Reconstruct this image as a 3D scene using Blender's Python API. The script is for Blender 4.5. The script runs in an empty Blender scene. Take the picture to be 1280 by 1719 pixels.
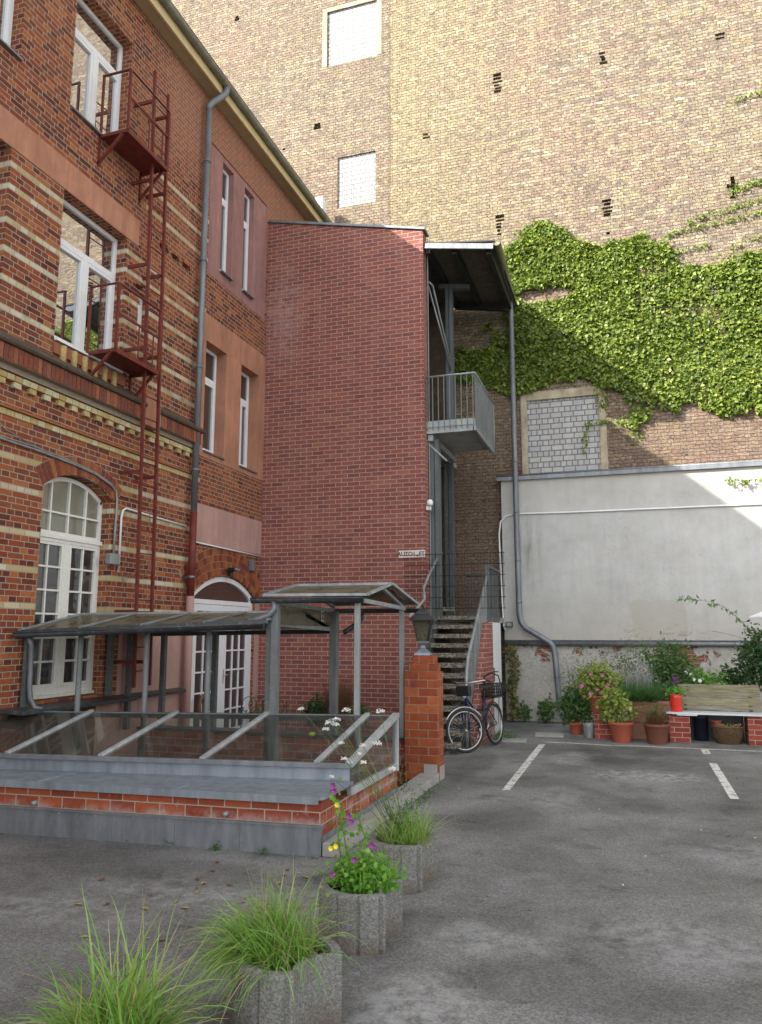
import bpy, bmesh, math, random
import numpy as np
from mathutils import Vector, Matrix
S = bpy.context.scene
C = S.collection
R = math.radians
PI = math.pi
random.seed(7)
RNG = np.random.default_rng(7)

# ---------------------------------------------------------------- camera, world, sun, exposure
cam = bpy.data.objects.new('camera', bpy.data.cameras.new('camera'))
C.objects.link(cam)
cam.location = (0, 0, 1.85)
cam.rotation_euler = (R(90 + 8.92), 0, R(17.83))
cam.data.sensor_fit = 'VERTICAL'
cam.data.sensor_height = 24
cam.data.lens = 24 * 1290 / 1719
cam.data.clip_end = 500
cam.data.clip_start = 0.05
S.camera = cam
SUN_D = Vector((1.0, 1.0, -0.865)).normalized()
W = bpy.data.worlds.new("World")
S.world = W
W.use_nodes = True
wn = W.node_tree.nodes
sky = wn.new('ShaderNodeTexSky')
sky.sky_type = 'NISHITA'
sky.sun_disc = False
sky.sun_elevation = R(31.5)
sky.sun_rotation = R(225)
sky.air_density = 1.0
sky.dust_density = 1.5
sky.ozone_density = 1.0
hs = wn.new('ShaderNodeHueSaturation')
hs.inputs['Saturation'].default_value = 0.14
W.node_tree.links.new(sky.outputs[0], hs.inputs['Color'])
W.node_tree.links.new(hs.outputs[0], wn['Background'].inputs[0])
wn['Background'].inputs[1].default_value = 0.15
sl = bpy.data.lights.new('sun', 'SUN')
sl.energy = 3.3
sl.angle = R(0.5)
sl.color = (1.0, 0.94, 0.84)
so = bpy.data.objects.new('sun', sl)
so.rotation_euler = SUN_D.to_track_quat('-Z', 'Y').to_euler()
C.objects.link(so)
S.view_settings.view_transform = 'Standard'
S.view_settings.look = 'None'
S.view_settings.gamma = 1
S.view_settings.exposure = 1.7
S.render.engine = 'CYCLES'
S.cycles.max_bounces = 8
S.cycles.transparent_max_bounces = 12

# ---------------------------------------------------------------- material helpers
class N:
    def __init__(s, name):
        s.m = bpy.data.materials.new(name)
        s.m.use_nodes = True
        s.t = s.m.node_tree
        s.n = s.t.nodes
        s.b = s.n['Principled BSDF']
        s.out = s.n['Material Output']
    def new(s, typ, **kw):
        nd = s.n.new('ShaderNode' + typ)
        for k, v in kw.items():
            setattr(nd, k, v)
        return nd
    def ln(s, a, b):
        s.t.links.new(a, b)
    def put(s, v, sock):
        if hasattr(v, 'links') or isinstance(v, bpy.types.NodeSocket):
            s.ln(v, sock)
        elif isinstance(v, (tuple, list)) and len(v) == 3 and sock.type == 'RGBA':
            sock.default_value = (*v, 1)
        else:
            sock.default_value = v
    def math(s, op, a, b=0.0, c=None, clamp=False):
        nd = s.new('Math', operation=op, use_clamp=clamp)
        s.put(a, nd.inputs[0]); s.put(b, nd.inputs[1])
        if c is not None: s.put(c, nd.inputs[2])
        return nd.outputs[0]
    def mix(s, f, a, b, blend='MIX'):
        nd = s.new('Mix', data_type='RGBA', blend_type=blend)
        s.put(f, nd.inputs[0]); s.put(a, nd.inputs[6]); s.put(b, nd.inputs[7])
        return nd.outputs[2]
    def noise(s, vec, scale, detail=4, rough=0.55, dist=0.0, color=False):
        nd = s.new('TexNoise')
        if vec is not None: s.ln(vec, nd.inputs['Vector'])
        nd.inputs['Scale'].default_value = scale
        nd.inputs['Detail'].default_value = detail
        nd.inputs['Roughness'].default_value = rough
        nd.inputs['Distortion'].default_value = dist
        return nd.outputs[1 if color else 0]
    def ramp(s, f, stops, interp='LINEAR'):
        nd = s.new('ValToRGB')
        cr = nd.color_ramp
        cr.interpolation = interp
        while len(cr.elements) > 1: cr.elements.remove(cr.elements[-1])
        for i, (p, c) in enumerate(stops):
            e = cr.elements[0] if i == 0 else cr.elements.new(p)
            e.position = p
            if not isinstance(c, (tuple, list)): c = (c, c, c)
            e.color = (*c, 1)
        s.put(f, nd.inputs[0])
        return nd.outputs[0]
    def bump(s, h, strength=0.5, dist=0.01, nrm=None):
        nd = s.new('Bump')
        nd.inputs['Strength'].default_value = strength
        nd.inputs['Distance'].default_value = dist
        s.ln(h, nd.inputs['Height'])
        if nrm is not None: s.ln(nrm, nd.inputs['Normal'])
        return nd.outputs[0]
    def pos(s):
        return s.new('NewGeometry').outputs['Position']
    def objc(s):
        return s.new('TexCoord').outputs['Object']
    def sep(s, v):
        nd = s.new('SeparateXYZ'); s.ln(v, nd.inputs[0]); return nd.outputs
    def comb(s, x, y, z=0.0):
        nd = s.new('CombineXYZ')
        s.put(x, nd.inputs[0]); s.put(y, nd.inputs[1]); s.put(z, nd.inputs[2])
        return nd.outputs[0]
    def fin(s, col=None, rough=None, nrm=None, spec=None, metal=None):
        if col is not None: s.put(col, s.b.inputs['Base Color'])
        if rough is not None: s.put(rough, s.b.inputs['Roughness'])
        if nrm is not None: s.ln(nrm, s.b.inputs['Normal'])
        if spec is not None: s.b.inputs['Specular IOR Level'].default_value = spec
        if metal is not None: s.b.inputs['Metallic'].default_value = metal
        return s.m
    def wallvec(s):
        """(along wall, height) in metres: walls facing X use Y, others use X"""
        g = s.new('NewGeometry')
        p = s.sep(g.outputs['Position'])
        n = s.sep(g.outputs['True Normal'])
        k = s.math('GREATER_THAN', s.math('ABSOLUTE', n[0]), 0.6)
        u = s.math('ADD', s.math('MULTIPLY', p[1], k), s.math('MULTIPLY', p[0], s.math('SUBTRACT', 1.0, k)))
        top = s.math('GREATER_THAN', s.math('ABSOLUTE', n[2]), 0.7)
        v = s.math('ADD', p[2], s.math('MULTIPLY', p[1], top))
        return s.comb(u, v, 0.0), p

def plain(name, col, rough=0.6, metal=0.0, spec=0.5, var=0.12, scale=6.0, bumps=0.15, bscale=60.0):
    k = N(name)
    o = k.objc()
    n1 = k.noise(o, scale, 5, 0.65)
    c = k.mix(1.0, col, k.ramp(n1, [(0.25, 1 - var), (0.75, 1 + var)]), 'MULTIPLY')
    nb = k.noise(o, bscale, 3)
    return k.fin(c, k.math('ADD', k.math('MULTIPLY', nb, 0.2), rough - 0.1, clamp=True), k.bump(nb, bumps, 0.003), spec, metal)

def brick(name, cols, mortar, row=0.0833, width=0.25, msize=0.006, wobble=0.0, squash=(1.0, 2), bumpd=0.006,
          rough=0.85, bands=None, bandcols=None, dirt=None, extra=None, offset=0.5, fine=0.5, off=(0, 0), smooth=0.15, wscale=9.0):
    k = N(name)
    v, p = k.wallvec()
    if off != (0, 0):
        ad = k.new('VectorMath', operation='ADD'); k.ln(v, ad.inputs[0]); ad.inputs[1].default_value = (off[0], off[1], 0); v = ad.outputs[0]
    vv = v
    if wobble:
        nc = k.noise(v, wscale, 3, 0.6, color=True)
        sb = k.new('VectorMath', operation='SUBTRACT'); k.ln(nc, sb.inputs[0]); sb.inputs[1].default_value = (0.5, 0.5, 0.5)
        sc = k.new('VectorMath', operation='SCALE'); k.ln(sb.outputs[0], sc.inputs[0]); sc.inputs[3].default_value = wobble
        ad = k.new('VectorMath', operation='ADD'); k.ln(v, ad.inputs[0]); k.ln(sc.outputs[0], ad.inputs[1])
        vv = ad.outputs[0]
    b = k.new('TexBrick')
    b.offset = offset; b.offset_frequency = 2; b.squash = squash[0]; b.squash_frequency = squash[1]
    k.ln(vv, b.inputs['Vector'])
    b.inputs['Color1'].default_value = (0, 0, 0, 1); b.inputs['Color2'].default_value = (1, 1, 1, 1)
    b.inputs['Scale'].default_value = 1.0
    b.inputs['Mortar Size'].default_value = msize
    b.inputs['Mortar Smooth'].default_value = smooth
    b.inputs['Brick Width'].default_value = width
    b.inputs['Row Height'].default_value = row
    fac = b.outputs['Fac']
    t = k.sep(b.outputs['Color'])[0]
    m = len(cols)
    col = k.ramp(t, [(i / m, c) for i, c in enumerate(cols)], 'CONSTANT')
    big = k.noise(vv, 14.0, 4, 0.7)
    col = k.mix(1.0, col, k.ramp(big, [(0.2, 1 - fine * 0.6), (0.8, 1 + fine * 0.5)]), 'MULTIPLY')
    if bands:
        z = k.sep(vv)[1]
        idx = k.math('FLOOR', k.math('DIVIDE', z, row))
        mask = None
        for zb, cnt in bands:
            e_ = k.math('COMPARE', idx, float(math.floor(zb / row)), 0.3)
            mask = e_ if mask is None else k.math('MAXIMUM', mask, e_)
        if callable(bandcols):
            bc, mm = bandcols(k, t, p); mask = k.math('MULTIPLY', mask, mm)
        else:
            bc = k.ramp(t, [(i / len(bandcols), c) for i, c in enumerate(bandcols)], 'CONSTANT')
        col = k.mix(mask, col, bc)
    if extra: col = extra(k, col, p, v, fac)
    mn = k.noise(v, 40.0, 3)
    mc = k.mix(1.0, mortar, k.ramp(mn, [(0.2, 0.75), (0.8, 1.2)]), 'MULTIPLY')
    col = k.mix(fac, col, mc)
    if dirt:
        dn = k.noise(p0 if False else k.pos(), dirt[0], 5, 0.65)
        col = k.mix(k.ramp(dn, [(dirt[1], 0.0), (dirt[2], dirt[3])]), col, dirt[4])
    h = k.math('SUBTRACT', 1.0, fac)
    nb = k.noise(v, 55.0, 4, 0.7)
    h2 = k.math('ADD', k.math('MULTIPLY', h, 1.0), k.math('MULTIPLY', nb, fine))
    h2 = k.math('ADD', h2, k.math('MULTIPLY', t, fine * 0.5))
    return k.fin(col, rough, k.bump(h2, 0.9, bumpd), 0.25)

# ---------------------------------------------------------------- mesh builder
class MB:
    def __init__(s):
        s.v = []; s.f = []; s.sm = []
    def add(s, vs, fs, smooth=False):
        o = len(s.v)
        s.v += [tuple(x) for x in vs]
        for f in fs:
            s.f.append([i + o for i in f]); s.sm.append(smooth)
        return s
    def quad(s, *p): return s.add(p, [list(range(len(p)))])
    def box(s, x0, x1, y0, y1, z0, z1):
        x0, x1 = sorted((x0, x1)); y0, y1 = sorted((y0, y1)); z0, z1 = sorted((z0, z1))
        v = [(x0, y0, z0), (x1, y0, z0), (x1, y1, z0), (x0, y1, z0), (x0, y0, z1), (x1, y0, z1), (x1, y1, z1), (x0, y1, z1)]
        return s.add(v, [[0, 3, 2, 1], [4, 5, 6, 7], [0, 1, 5, 4], [1, 2, 6, 5], [2, 3, 7, 6], [3, 0, 4, 7]])
    def hexa(s, b, t):
        """bottom and top quads, each 4 points counterclockwise from above"""
        return s.add(list(b) + list(t), [[0, 3, 2, 1], [4, 5, 6, 7], [0, 1, 5, 4], [1, 2, 6, 5], [2, 3, 7, 6], [3, 0, 4, 7]])
    def bar(s, p, q, w, h, up=(0, 0, 1)):
        p = Vector(p); q = Vector(q); d = (q - p).normalized(); u = Vector(up)
        if abs(d.dot(u)) > 0.97: u = Vector((0, 1, 0)) if abs(d.y) < 0.9 else Vector((1, 0, 0))
        a = d.cross(u).normalized(); b = a.cross(d).normalized()
        c = []
        for P in (p, q):
            for i, j in ((-1, -1), (1, -1), (1, 1), (-1, 1)):
                c.append(P + a * (i * w / 2) + b * (j * h / 2))
        return s.add(c, [[3, 2, 1, 0], [4, 5, 6, 7], [0, 1, 5, 4], [1, 2, 6, 5], [2, 3, 7, 6], [3, 0, 4, 7]])
    def tube(s, pts, r, n=8, cap=True, closed=False):
        pts = [Vector(p) for p in pts]
        m = len(pts)
        rs = r if isinstance(r, (list, tuple)) else [r] * m
        prev = None; vs = []
        for i, p in enumerate(pts):
            a = pts[(i - 1) % m] if (i > 0 or closed) else p
            b = pts[(i + 1) % m] if (i < m - 1 or closed) else p
            d = (b - a)
            d = d.normalized() if d.length > 1e-9 else Vector((0, 0, 1))
            if prev is None:
                u = Vector((0, 0, 1)) if abs(d.z) < 0.9 else Vector((1, 0, 0))
                a1 = d.cross(u).normalized()
            else:
                a1 = (prev - d * prev.dot(d))
                a1 = a1.normalized() if a1.length > 1e-6 else d.orthogonal().normalized()
            prev = a1
            b1 = d.cross(a1)
            for k in range(n):
                t = 2 * PI * k / n
                vs.append(p + (a1 * math.cos(t) + b1 * math.sin(t)) * rs[i])
        fs = []
        for i in range(m if closed else m - 1):
            j = (i + 1) % m
            for k in range(n):
                l = (k + 1) % n
                fs.append([i * n + k, i * n + l, j * n + l, j * n + k])
        if cap and not closed:
            fs.append(list(range(n))[::-1]); fs.append([(m - 1) * n + k for k in range(n)])
        return s.add(vs, fs, True)
    def lathe(s, prof, c=(0, 0, 0), n=24, sx=1, sy=1, smooth=True):
        vs = []; fs = []
        for r, z in prof:
            for k in range(n):
                t = 2 * PI * k / n
                vs.append((c[0] + r * sx * math.cos(t), c[1] + r * sy * math.sin(t), c[2] + z))
        for i in range(len(prof) - 1):
            for k in range(n):
                l = (k + 1) % n
                fs.append([i * n + k, i * n + l, (i + 1) * n + l, (i + 1) * n + k])
        return s.add(vs, fs, smooth)
    def prism(s, poly, h0, h1):
        n = len(poly)
        vs = [(x, y, h0) for x, y in poly] + [(x, y, h1) for x, y in poly]
        return s.add(vs, [list(range(n))[::-1], list(range(n, 2 * n))] + [[i, (i + 1) % n, n + (i + 1) % n, n + i] for i in range(n)])
    def gutter(s, p, q, r, t=0.006, n=10):
        """half-round trough, open side up"""
        p = Vector(p); q = Vector(q); d = (q - p).normalized(); a = d.cross(Vector((0, 0, 1))).normalized()
        up = a.cross(d)
        vs = []
        for P in (p, q):
            for rr in (r, r - t):
                for k in range(n + 1):
                    th = PI * k / n
                    vs.append(P + a * (math.cos(th) * rr) - up * (math.sin(th) * rr))
        m = n + 1; fs = []
        for k in range(n):
            fs.append([k, k + 1, 2 * m + k + 1, 2 * m + k])
            fs.append([m + k + 1, m + k, 3 * m + k, 3 * m + k + 1])
        fs += [[0, m, 3 * m, 2 * m][::-1], [n, m + n, 3 * m + n, 2 * m + n]]
        fs += [list(range(0, m)), [2 * m + k for k in range(m)][::-1]]
        s.add(vs, fs, True)
        for P in (p, q): pass
        s.tube([p + a * r, q + a * r], 0.008, 6); s.tube([p - a * r, q - a * r], 0.006, 6)
        return s
    def build(s, name, mat, parent=None, bevel=0.0, loc=None):
        me = bpy.data.meshes.new(name)
        me.from_pydata([tuple(v) for v in s.v], [], s.f)
        me.polygons.foreach_set('use_smooth', s.sm)
        me.materials.append(mat)
        me.update()
        o = bpy.data.objects.new(name, me)
        C.objects.link(o)
        if parent: o.parent = parent
        if bevel:
            m = o.modifiers.new('bevel', 'BEVEL'); m.width = bevel; m.segments = 2; m.limit_method = 'ANGLE'
            m.angle_limit = R(40)
        if loc is not None: o.location = loc
        return o

def tag(o, label, cat=None, group=None, kind=None):
    if label: o['label'] = label
    if cat: o['category'] = cat
    if group: o['group'] = group
    if kind: o['kind'] = kind
    return o
def thing(name, label, cat, loc=(0, 0, 0), rz=0.0, group=None):
    o = bpy.data.objects.new(name, None); C.objects.link(o)
    o.empty_display_size = 0.2
    o.location = loc; o.rotation_euler = (0, 0, rz)
    return tag(o, label, cat, group)

def wall_open(mb, axis, w, u0, u1, v0, v1, ops, into, vtop=None):
    """rectangular wall face in plane axis=w with openings (u0,u1,v0,v1,depth) and reveals going to w+into*depth"""
    us = sorted({u0, u1, *[o[0] for o in ops], *[o[1] for o in ops]}); us = [u for u in us if u0 <= u <= u1]
    vs = sorted({v0, v1, *[o[2] for o in ops], *[o[3] for o in ops]}); vs = [v for v in vs if v0 <= v <= v1]
    P = (lambda u, v, d=0.0: (w + into * d, u, v)) if axis == 0 else (lambda u, v, d=0.0: (u, w + into * d, v))
    for i in range(len(us) - 1):
        run = None
        for j in range(len(vs) - 1):
            uc = (us[i] + us[i + 1]) / 2; vc = (vs[j] + vs[j + 1]) / 2
            if any(o[0] < uc < o[1] and o[2] < vc < o[3] for o in ops):
                if run is not None:
                    mb.quad(P(us[i], run), P(us[i + 1], run), P(us[i + 1], vs[j]), P(us[i], vs[j])); run = None
            elif run is None: run = vs[j]
        if run is not None: mb.quad(P(us[i], run), P(us[i + 1], run), P(us[i + 1], vs[-1]), P(us[i], vs[-1]))
    for o in ops:
        a, b, c, d, dep = o[:5]
        if dep <= 0: continue
        mb.quad(P(a, c), P(a, d), P(a, d, dep), P(a, c, dep))
        mb.quad(P(b, c), P(b, c, dep), P(b, d, dep), P(b, d))
        mb.quad(P(a, c), P(a, c, dep), P(b, c, dep), P(b, c))
        if not (len(o) > 5 and o[5] == 'arch'): mb.quad(P(a, d), P(b, d), P(b, d, dep), P(a, d, dep))
        if len(o) > 5 and o[5] == 'back': mb.quad(P(a, c, dep), P(b, c, dep), P(b, d, dep), P(a, d, dep))
def arc(u0, u1, vs, va, n=14):
    """segment arc points from (u0,vs) over apex va to (u1,vs)"""
    c = (u1 - u0) / 2; h = va - vs; r = (c * c + h * h) / (2 * h); cu = (u0 + u1) / 2; cv = va - r
    a = math.asin(c / r)
    return [(cu + r * math.sin(-a + 2 * a * i / n), cv + r * math.cos(-a + 2 * a * i / n)) for i in range(n + 1)], (cu, cv, r, a)

def leaves(name, pts, nrm, size, mat, parent=None, jitter=0.8, droop=0.0, aspect=0.55, mb=None):
    """many small folded leaf faces; pts (n,3), nrm (n,3) outward direction of each leaf"""
    n = len(pts)
    pts = np.asarray(pts, float); nrm = np.asarray(nrm, float)
    if nrm.ndim == 1: nrm = np.tile(nrm, (n, 1))
    nr = nrm + RNG.normal(0, jitter, (n, 3)); nr /= np.linalg.norm(nr, axis=1)[:, None]
    d = RNG.normal(0, 1, (n, 3)); d[:, 2] -= droop
    d -= nr * np.sum(d * nr, axis=1)[:, None]; d /= np.linalg.norm(d, axis=1)[:, None]
    sd = np.cross(nr, d)
    sz = (size * RNG.uniform(0.45, 1.5, n))[:, None] if not isinstance(size, np.ndarray) else size[:, None]
    a = pts; b = pts + d * sz * 0.45 + sd * sz * aspect * 0.5 + nr * sz * 0.10
    t = pts + d * sz - nr * sz * 0.12; c = pts + d * sz * 0.45 - sd * sz * aspect * 0.5 + nr * sz * 0.10
    vs = np.stack([a, b, t, c], 1).reshape(-1, 3)
    idx = np.arange(n)[:, None] * 4
    fs = np.concatenate([idx + np.array([0, 1, 2]), idx + np.array([0, 2, 3])], 1).reshape(-1, 3)
    me = bpy.data.meshes.new(name)
    me.vertices.add(len(vs)); me.vertices.foreach_set('co', vs.ravel())
    me.loops.add(len(fs) * 3); me.loops.foreach_set('vertex_index', fs.ravel().astype(np.int32))
    me.polygons.add(len(fs)); me.polygons.foreach_set('loop_start', (np.arange(len(fs)) * 3).astype(np.int32))
    me.materials.append(mat); me.update(calc_edges=True)
    o = bpy.data.objects.new(name, me); C.objects.link(o)
    if parent: o.parent = parent
    return o

def blades(name, roots, mat, n, lmin, lmax, width, parent=None, lean=0.6, bend=1.0, spread=0.12, seg=6, up=0.75, bias=(0, 0)):
    """curved tapering grass blades"""
    mb = MB()
    for i in range(n):
        rx, ry, rz = roots(i)
        L = random.uniform(lmin, lmax); th = random.uniform(0, 2 * PI)
        el = random.uniform(0.15, 1.0) ** up * lean
        d = Vector((math.cos(th) * math.sin(el), math.sin(th) * math.sin(el), math.cos(el)))
        d = (d + Vector((bias[0], bias[1], 0)) * random.uniform(.3, 1.2)).normalized()
        sdv = Vector((-math.sin(th), math.cos(th), 0))
        tw = random.uniform(-0.8, 0.8)
        p = Vector((rx, ry, rz)); g = random.uniform(0.2, 1.0) * bend
        w = width * random.uniform(0.6, 1.2)
        vs = []
        for k in range(seg + 1):
            t = k / seg
            ww = w * (1 - t ** 2.2) * 0.5 + 0.0004
            s2 = (sdv * math.cos(tw * t) + d.cross(sdv) * math.sin(tw * t))
            vs += [p - s2 * ww, p + s2 * ww]
            p = p + d * (L / seg)
            d = (d + Vector((0, 0, -1)) * (g * 0.28 * (0.4 + t)) + Vector((random.uniform(-.05, .05), random.uniform(-.05, .05), 0))).normalized()
        mb.add(vs, [[2 * k, 2 * k + 1, 2 * k + 3, 2 * k + 2] for k in range(seg)], True)
    return mb.build(name, mat, parent)

# ---------------------------------------------------------------- materials
YEL = [(.50, .42, .25), (.55, .49, .33), (.58, .54, .42), (.46, .36, .19), (.54, .49, .36)]
GF_ROW = 0.0735
BANDS = [(2.17, 1), (2.61, 1), (3.05, 1), (3.53, 1), (3.95, 1), (4.43, 1), (5.72, 1), (6.09, 1), (6.46, 1), (6.83, 1), (7.22, 1), (7.57, 1), (8.46, 1), (8.82, 1), (9.2, 1)]
def bandc(k, t, p):
    bc = k.ramp(t, [(i / 5, c) for i, c in enumerate(YEL)], 'CONSTANT')
    # the courses above the lintel band start beyond the upper platform; none between wall pieces right of the pipe above them
    hi = k.math('GREATER_THAN', p[2], 8.0)
    ok = k.math('GREATER_THAN', p[1], 9.55)
    m = k.math('MAXIMUM', k.math('SUBTRACT', 1.0, hi), ok)
    fr = k.math('LESS_THAN', p[1], 11.42)
    return bc, k.math('MULTIPLY', m, fr)
def fac_extra(k, col, p, v, fac):
    # upper part: older thin red wash; lower part orange faded patches and soot
    n = k.noise(k.pos(), 0.55, 4, 0.6)
    n2 = k.noise(k.pos(), 1.7, 5, 0.7)
    wz = k.math('ADD', k.math('MULTIPLY', k.math('SUBTRACT', p[2], 9.5), 1.2), k.math('MULTIPLY', k.math('SUBTRACT', n2, .5), 2.5), clamp=True)
    wy = k.math('ADD', k.math('MULTIPLY', k.math('SUBTRACT', p[1], 9.2), 1.2), k.math('MULTIPLY', k.math('SUBTRACT', n, .5), 2.0), clamp=True)
    col = k.mix(k.math('MULTIPLY', k.math('MULTIPLY', wz, wy), .72), col, (.33, .135, .085))
    col = k.mix(k.ramp(n, [(0.45, 0.0), (0.7, 0.4)]), col, (.34, .13, .055))
    soot = k.math('MULTIPLY', k.ramp(n2, [(0.47, 0.0), (0.66, 0.8)]), k.math('SUBTRACT', 1.0, k.math('DIVIDE', k.math('ABSOLUTE', k.math('SUBTRACT', p[2], 5.3)), 2.2), clamp=True))
    col = k.mix(soot, col, (.055, .03, .022))
    return col
M = {}
M['facade'] = brick('old_red_brick', [(.25, .062, .028), (.16, .040, .023), (.31, .088, .034), (.105, .030, .021), (.22, .052, .027), (.36, .125, .045), (.19, .058, .035), (.27, .070, .030)],
                    (.37, .30, .23), row=GF_ROW, width=0.25, msize=0.0065, wobble=0.006, squash=(0.5, 2), bands=BANDS, bandcols=bandc,
                    bumpd=0.006, extra=fac_extra, fine=0.6)
def wash_extra(k, col, p, v, fac):
    return k.mix(k.ramp(k.noise(k.pos(), 1.1, 4), [(.35, .15), (.65, .6)]), col, (.30, .115, .07))
M['facade_wash'] = brick('washed_orange_brick', [(.30, .09, .04), (.27, .07, .035), (.33, .11, .05), (.25, .065, .035)],
                    (.40, .20, .12), row=GF_ROW, width=0.25, msize=0.005, wobble=0.004, squash=(0.5, 2), bumpd=0.004, extra=wash_extra, fine=0.35)
def tower_extra(k, col, p, v, fac):
    # lime bloom near the house corner and soft darker stains
    dx = k.math('SUBTRACT', p[0], -6.55); dz = k.math('MULTIPLY', k.math('SUBTRACT', p[2], 8.4), 0.36)
    d = k.math('SQRT', k.math('ADD', k.math('MULTIPLY', dx, dx), k.math('MULTIPLY', dz, dz)))
    n = k.noise(k.pos(), 5.0, 5, 0.7)
    f = k.math('MULTIPLY', k.math('SUBTRACT', 1.0, k.math('DIVIDE', d, 0.55), clamp=True), k.ramp(n, [(0.38, 0.0), (0.66, 0.8)]))
    col = k.mix(f, col, (.5, .38, .36))
    s = k.noise(k.pos(), 0.9, 4, 0.6)
    col = k.mix(k.ramp(s, [(0.5, 0.0), (0.75, 0.35)]), col, (.14, .045, .035))
    st = k.noise(k.comb(k.math('MULTIPLY', p[0], 3.0), k.math('MULTIPLY', p[2], .35)), 1.2, 5, .65)
    col = k.mix(k.ramp(st, [(.5, 0.), (.72, .35)]), col, (.34, .16, .13))
    rb = k.noise(k.comb(k.math('MULTIPLY', p[0], .6), k.math('MULTIPLY', p[2], 5.0)), 1.0, 3, .6)
    return k.mix(k.ramp(rb, [(.52, 0.), (.7, .3)]), col, (.36, .13, .075))
M['tower'] = brick('dark_red_facing_brick', [(.26, .088, .073), (.235, .080, .070), (.28, .095, .075), (.20, .070, .065), (.25, .088, .072), (.27, .085, .070), (.30, .115, .083), (.24, .083, .070)],
                   (.44, .33, .275), row=0.0833, width=0.25, msize=0.0068, bumpd=0.006, extra=tower_extra, fine=0.35, wobble=0.002)
M['pit'] = brick('bright_clinker_brick', [(.30, .070, .035), (.25, .055, .03), (.36, .09, .04), (.28, .065, .034)], (.42, .36, .29),
                 row=0.1, width=0.25, msize=0.006, bumpd=0.006, fine=0.45, wobble=0.004, off=(0.07, 0.05),
                 dirt=(7.0, 0.6, 0.72, 0.45, (.5, .42, .38)), extra=lambda k, col, p, v, fac: k.mix(k.math('MULTIPLY', k.math('SUBTRACT', 1.0, k.math('DIVIDE', k.math('ABSOLUTE', k.math('SUBTRACT', p[2], .26)), .07), clamp=True), k.ramp(k.noise(k.pos(), 5.0, 5, .7), [(.42, 0.), (.6, .8)])), col, (.42, .30, .27)))
M['pier'] = brick('orange_clinker_brick', [(.34, .082, .032), (.28, .062, .028), (.40, .11, .038), (.31, .075, .03)], (.30, .22, .15),
                 row=0.104, width=0.25, msize=0.006, bumpd=0.008, fine=0.5, wobble=0.004, off=(0.02, 0.0),
                 dirt=(3.2, 0.48, 0.7, 0.65, (.13, .045, .03)))
def fire_extra(k, col, p, v, fac):
    n = k.noise(k.pos(), 0.35, 4, 0.6)
    # yellower brick right of the old chimney line, greyer left of it, reddish grey near the ground
    yb = k.math('MULTIPLY', k.math('GREATER_THAN', p[0], -5.27), k.math('SUBTRACT', 1.0, k.math('DIVIDE', k.math('ADD', p[0], 5.27), 4.5), clamp=True))
    col = k.mix(k.math('MULTIPLY', yb, 0.38), col, (.33, .28, .15))
    lf = k.math('LESS_THAN', p[0], -5.27)
    jl = k.math('SUBTRACT', 1.0, k.math('DIVIDE', k.math('ABSOLUTE', k.math('ADD', p[0], k.math('ADD', 5.20, k.math('MULTIPLY', k.noise(k.pos(), 3.0, 3), .14)))), .05), clamp=True)
    col = k.mix(k.math('MULTIPLY', jl, .6), col, (.07, .055, .04))
    col = k.mix(k.math('MULTIPLY', lf, 0.25), col, (.20, .16, .12))
    low = k.math('SUBTRACT', 1.0, k.math('DIVIDE', k.math('SUBTRACT', p[2], 5.0), 3.5), clamp=True)
    col = k.mix(k.math('MULTIPLY', low, 0.65), col, (.17, .105, .085))
    col = k.mix(k.ramp(n, [(0.48, 0.0), (0.72, 0.35)]), col, (.27, .17, .13))
    g = k.noise(v, 7.0, 5, 0.75)
    col = k.mix(k.ramp(g, [(0.50, 0.0), (0.62, 0.6)]), col, (.11, .085, .065))
    col = k.mix(1.0, col, (1.27, 1.25, 1.20), 'MULTIPLY')
    cv = k.noise(k.comb(k.math('MULTIPLY', p[0], 4.5), k.math('MULTIPLY', p[2], 15.0)), 1.0, 6, .78, .3)
    col = k.mix(k.ramp(cv, [(.36, .85), (.43, 0.)]), col, (.07, .055, .042))
    col = k.mix(k.ramp(k.noise(k.comb(k.math('MULTIPLY', p[0], 1.4), k.math('MULTIPLY', p[2], .16)), 1.3, 4, .6), [(.5, 0.), (.72, .35)]), col, (.17, .14, .11))
    g2 = k.noise(k.comb(k.math('MULTIPLY', p[0], .55), p[2]), 26.0, 5, 0.8)
    col = k.mix(1.0, col, k.ramp(g2, [(0.34, .40), (0.5, 1.0), (0.68, 1.45)]), 'MULTIPLY')
    return col
M['fire'] = brick('rustic_yellow_brick', [(.27, .225, .16), (.24, .195, .145), (.31, .265, .19), (.20, .155, .125), (.285, .24, .175), (.26, .19, .155), (.34, .30, .23), (.19, .155, .13), (.29, .25, .155), (.25, .21, .17)],
                  (.095, .075, .055), row=0.077, width=0.25, msize=0.006, wobble=0.06, squash=(0.5, 2), bumpd=0.03, extra=fire_extra, fine=1.2, smooth=1.0, wscale=11.0)
M['blocks'] = brick('white_sand_lime_blocks', [(.42, .42, .41), (.38, .38, .385), (.45, .44, .42), (.41, .39, .38)], (.17, .17, .17),
                    row=0.125, width=0.25, msize=0.011, squash=(0.5, 2), bumpd=0.008, fine=0.4)
M['benchbrick'] = brick('bench_brick', [(.27, .055, .04), (.23, .045, .035), (.30, .07, .045)], (.42, .34, .28), row=0.084, width=0.25, msize=0.006, bumpd=0.005, fine=0.35)

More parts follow.
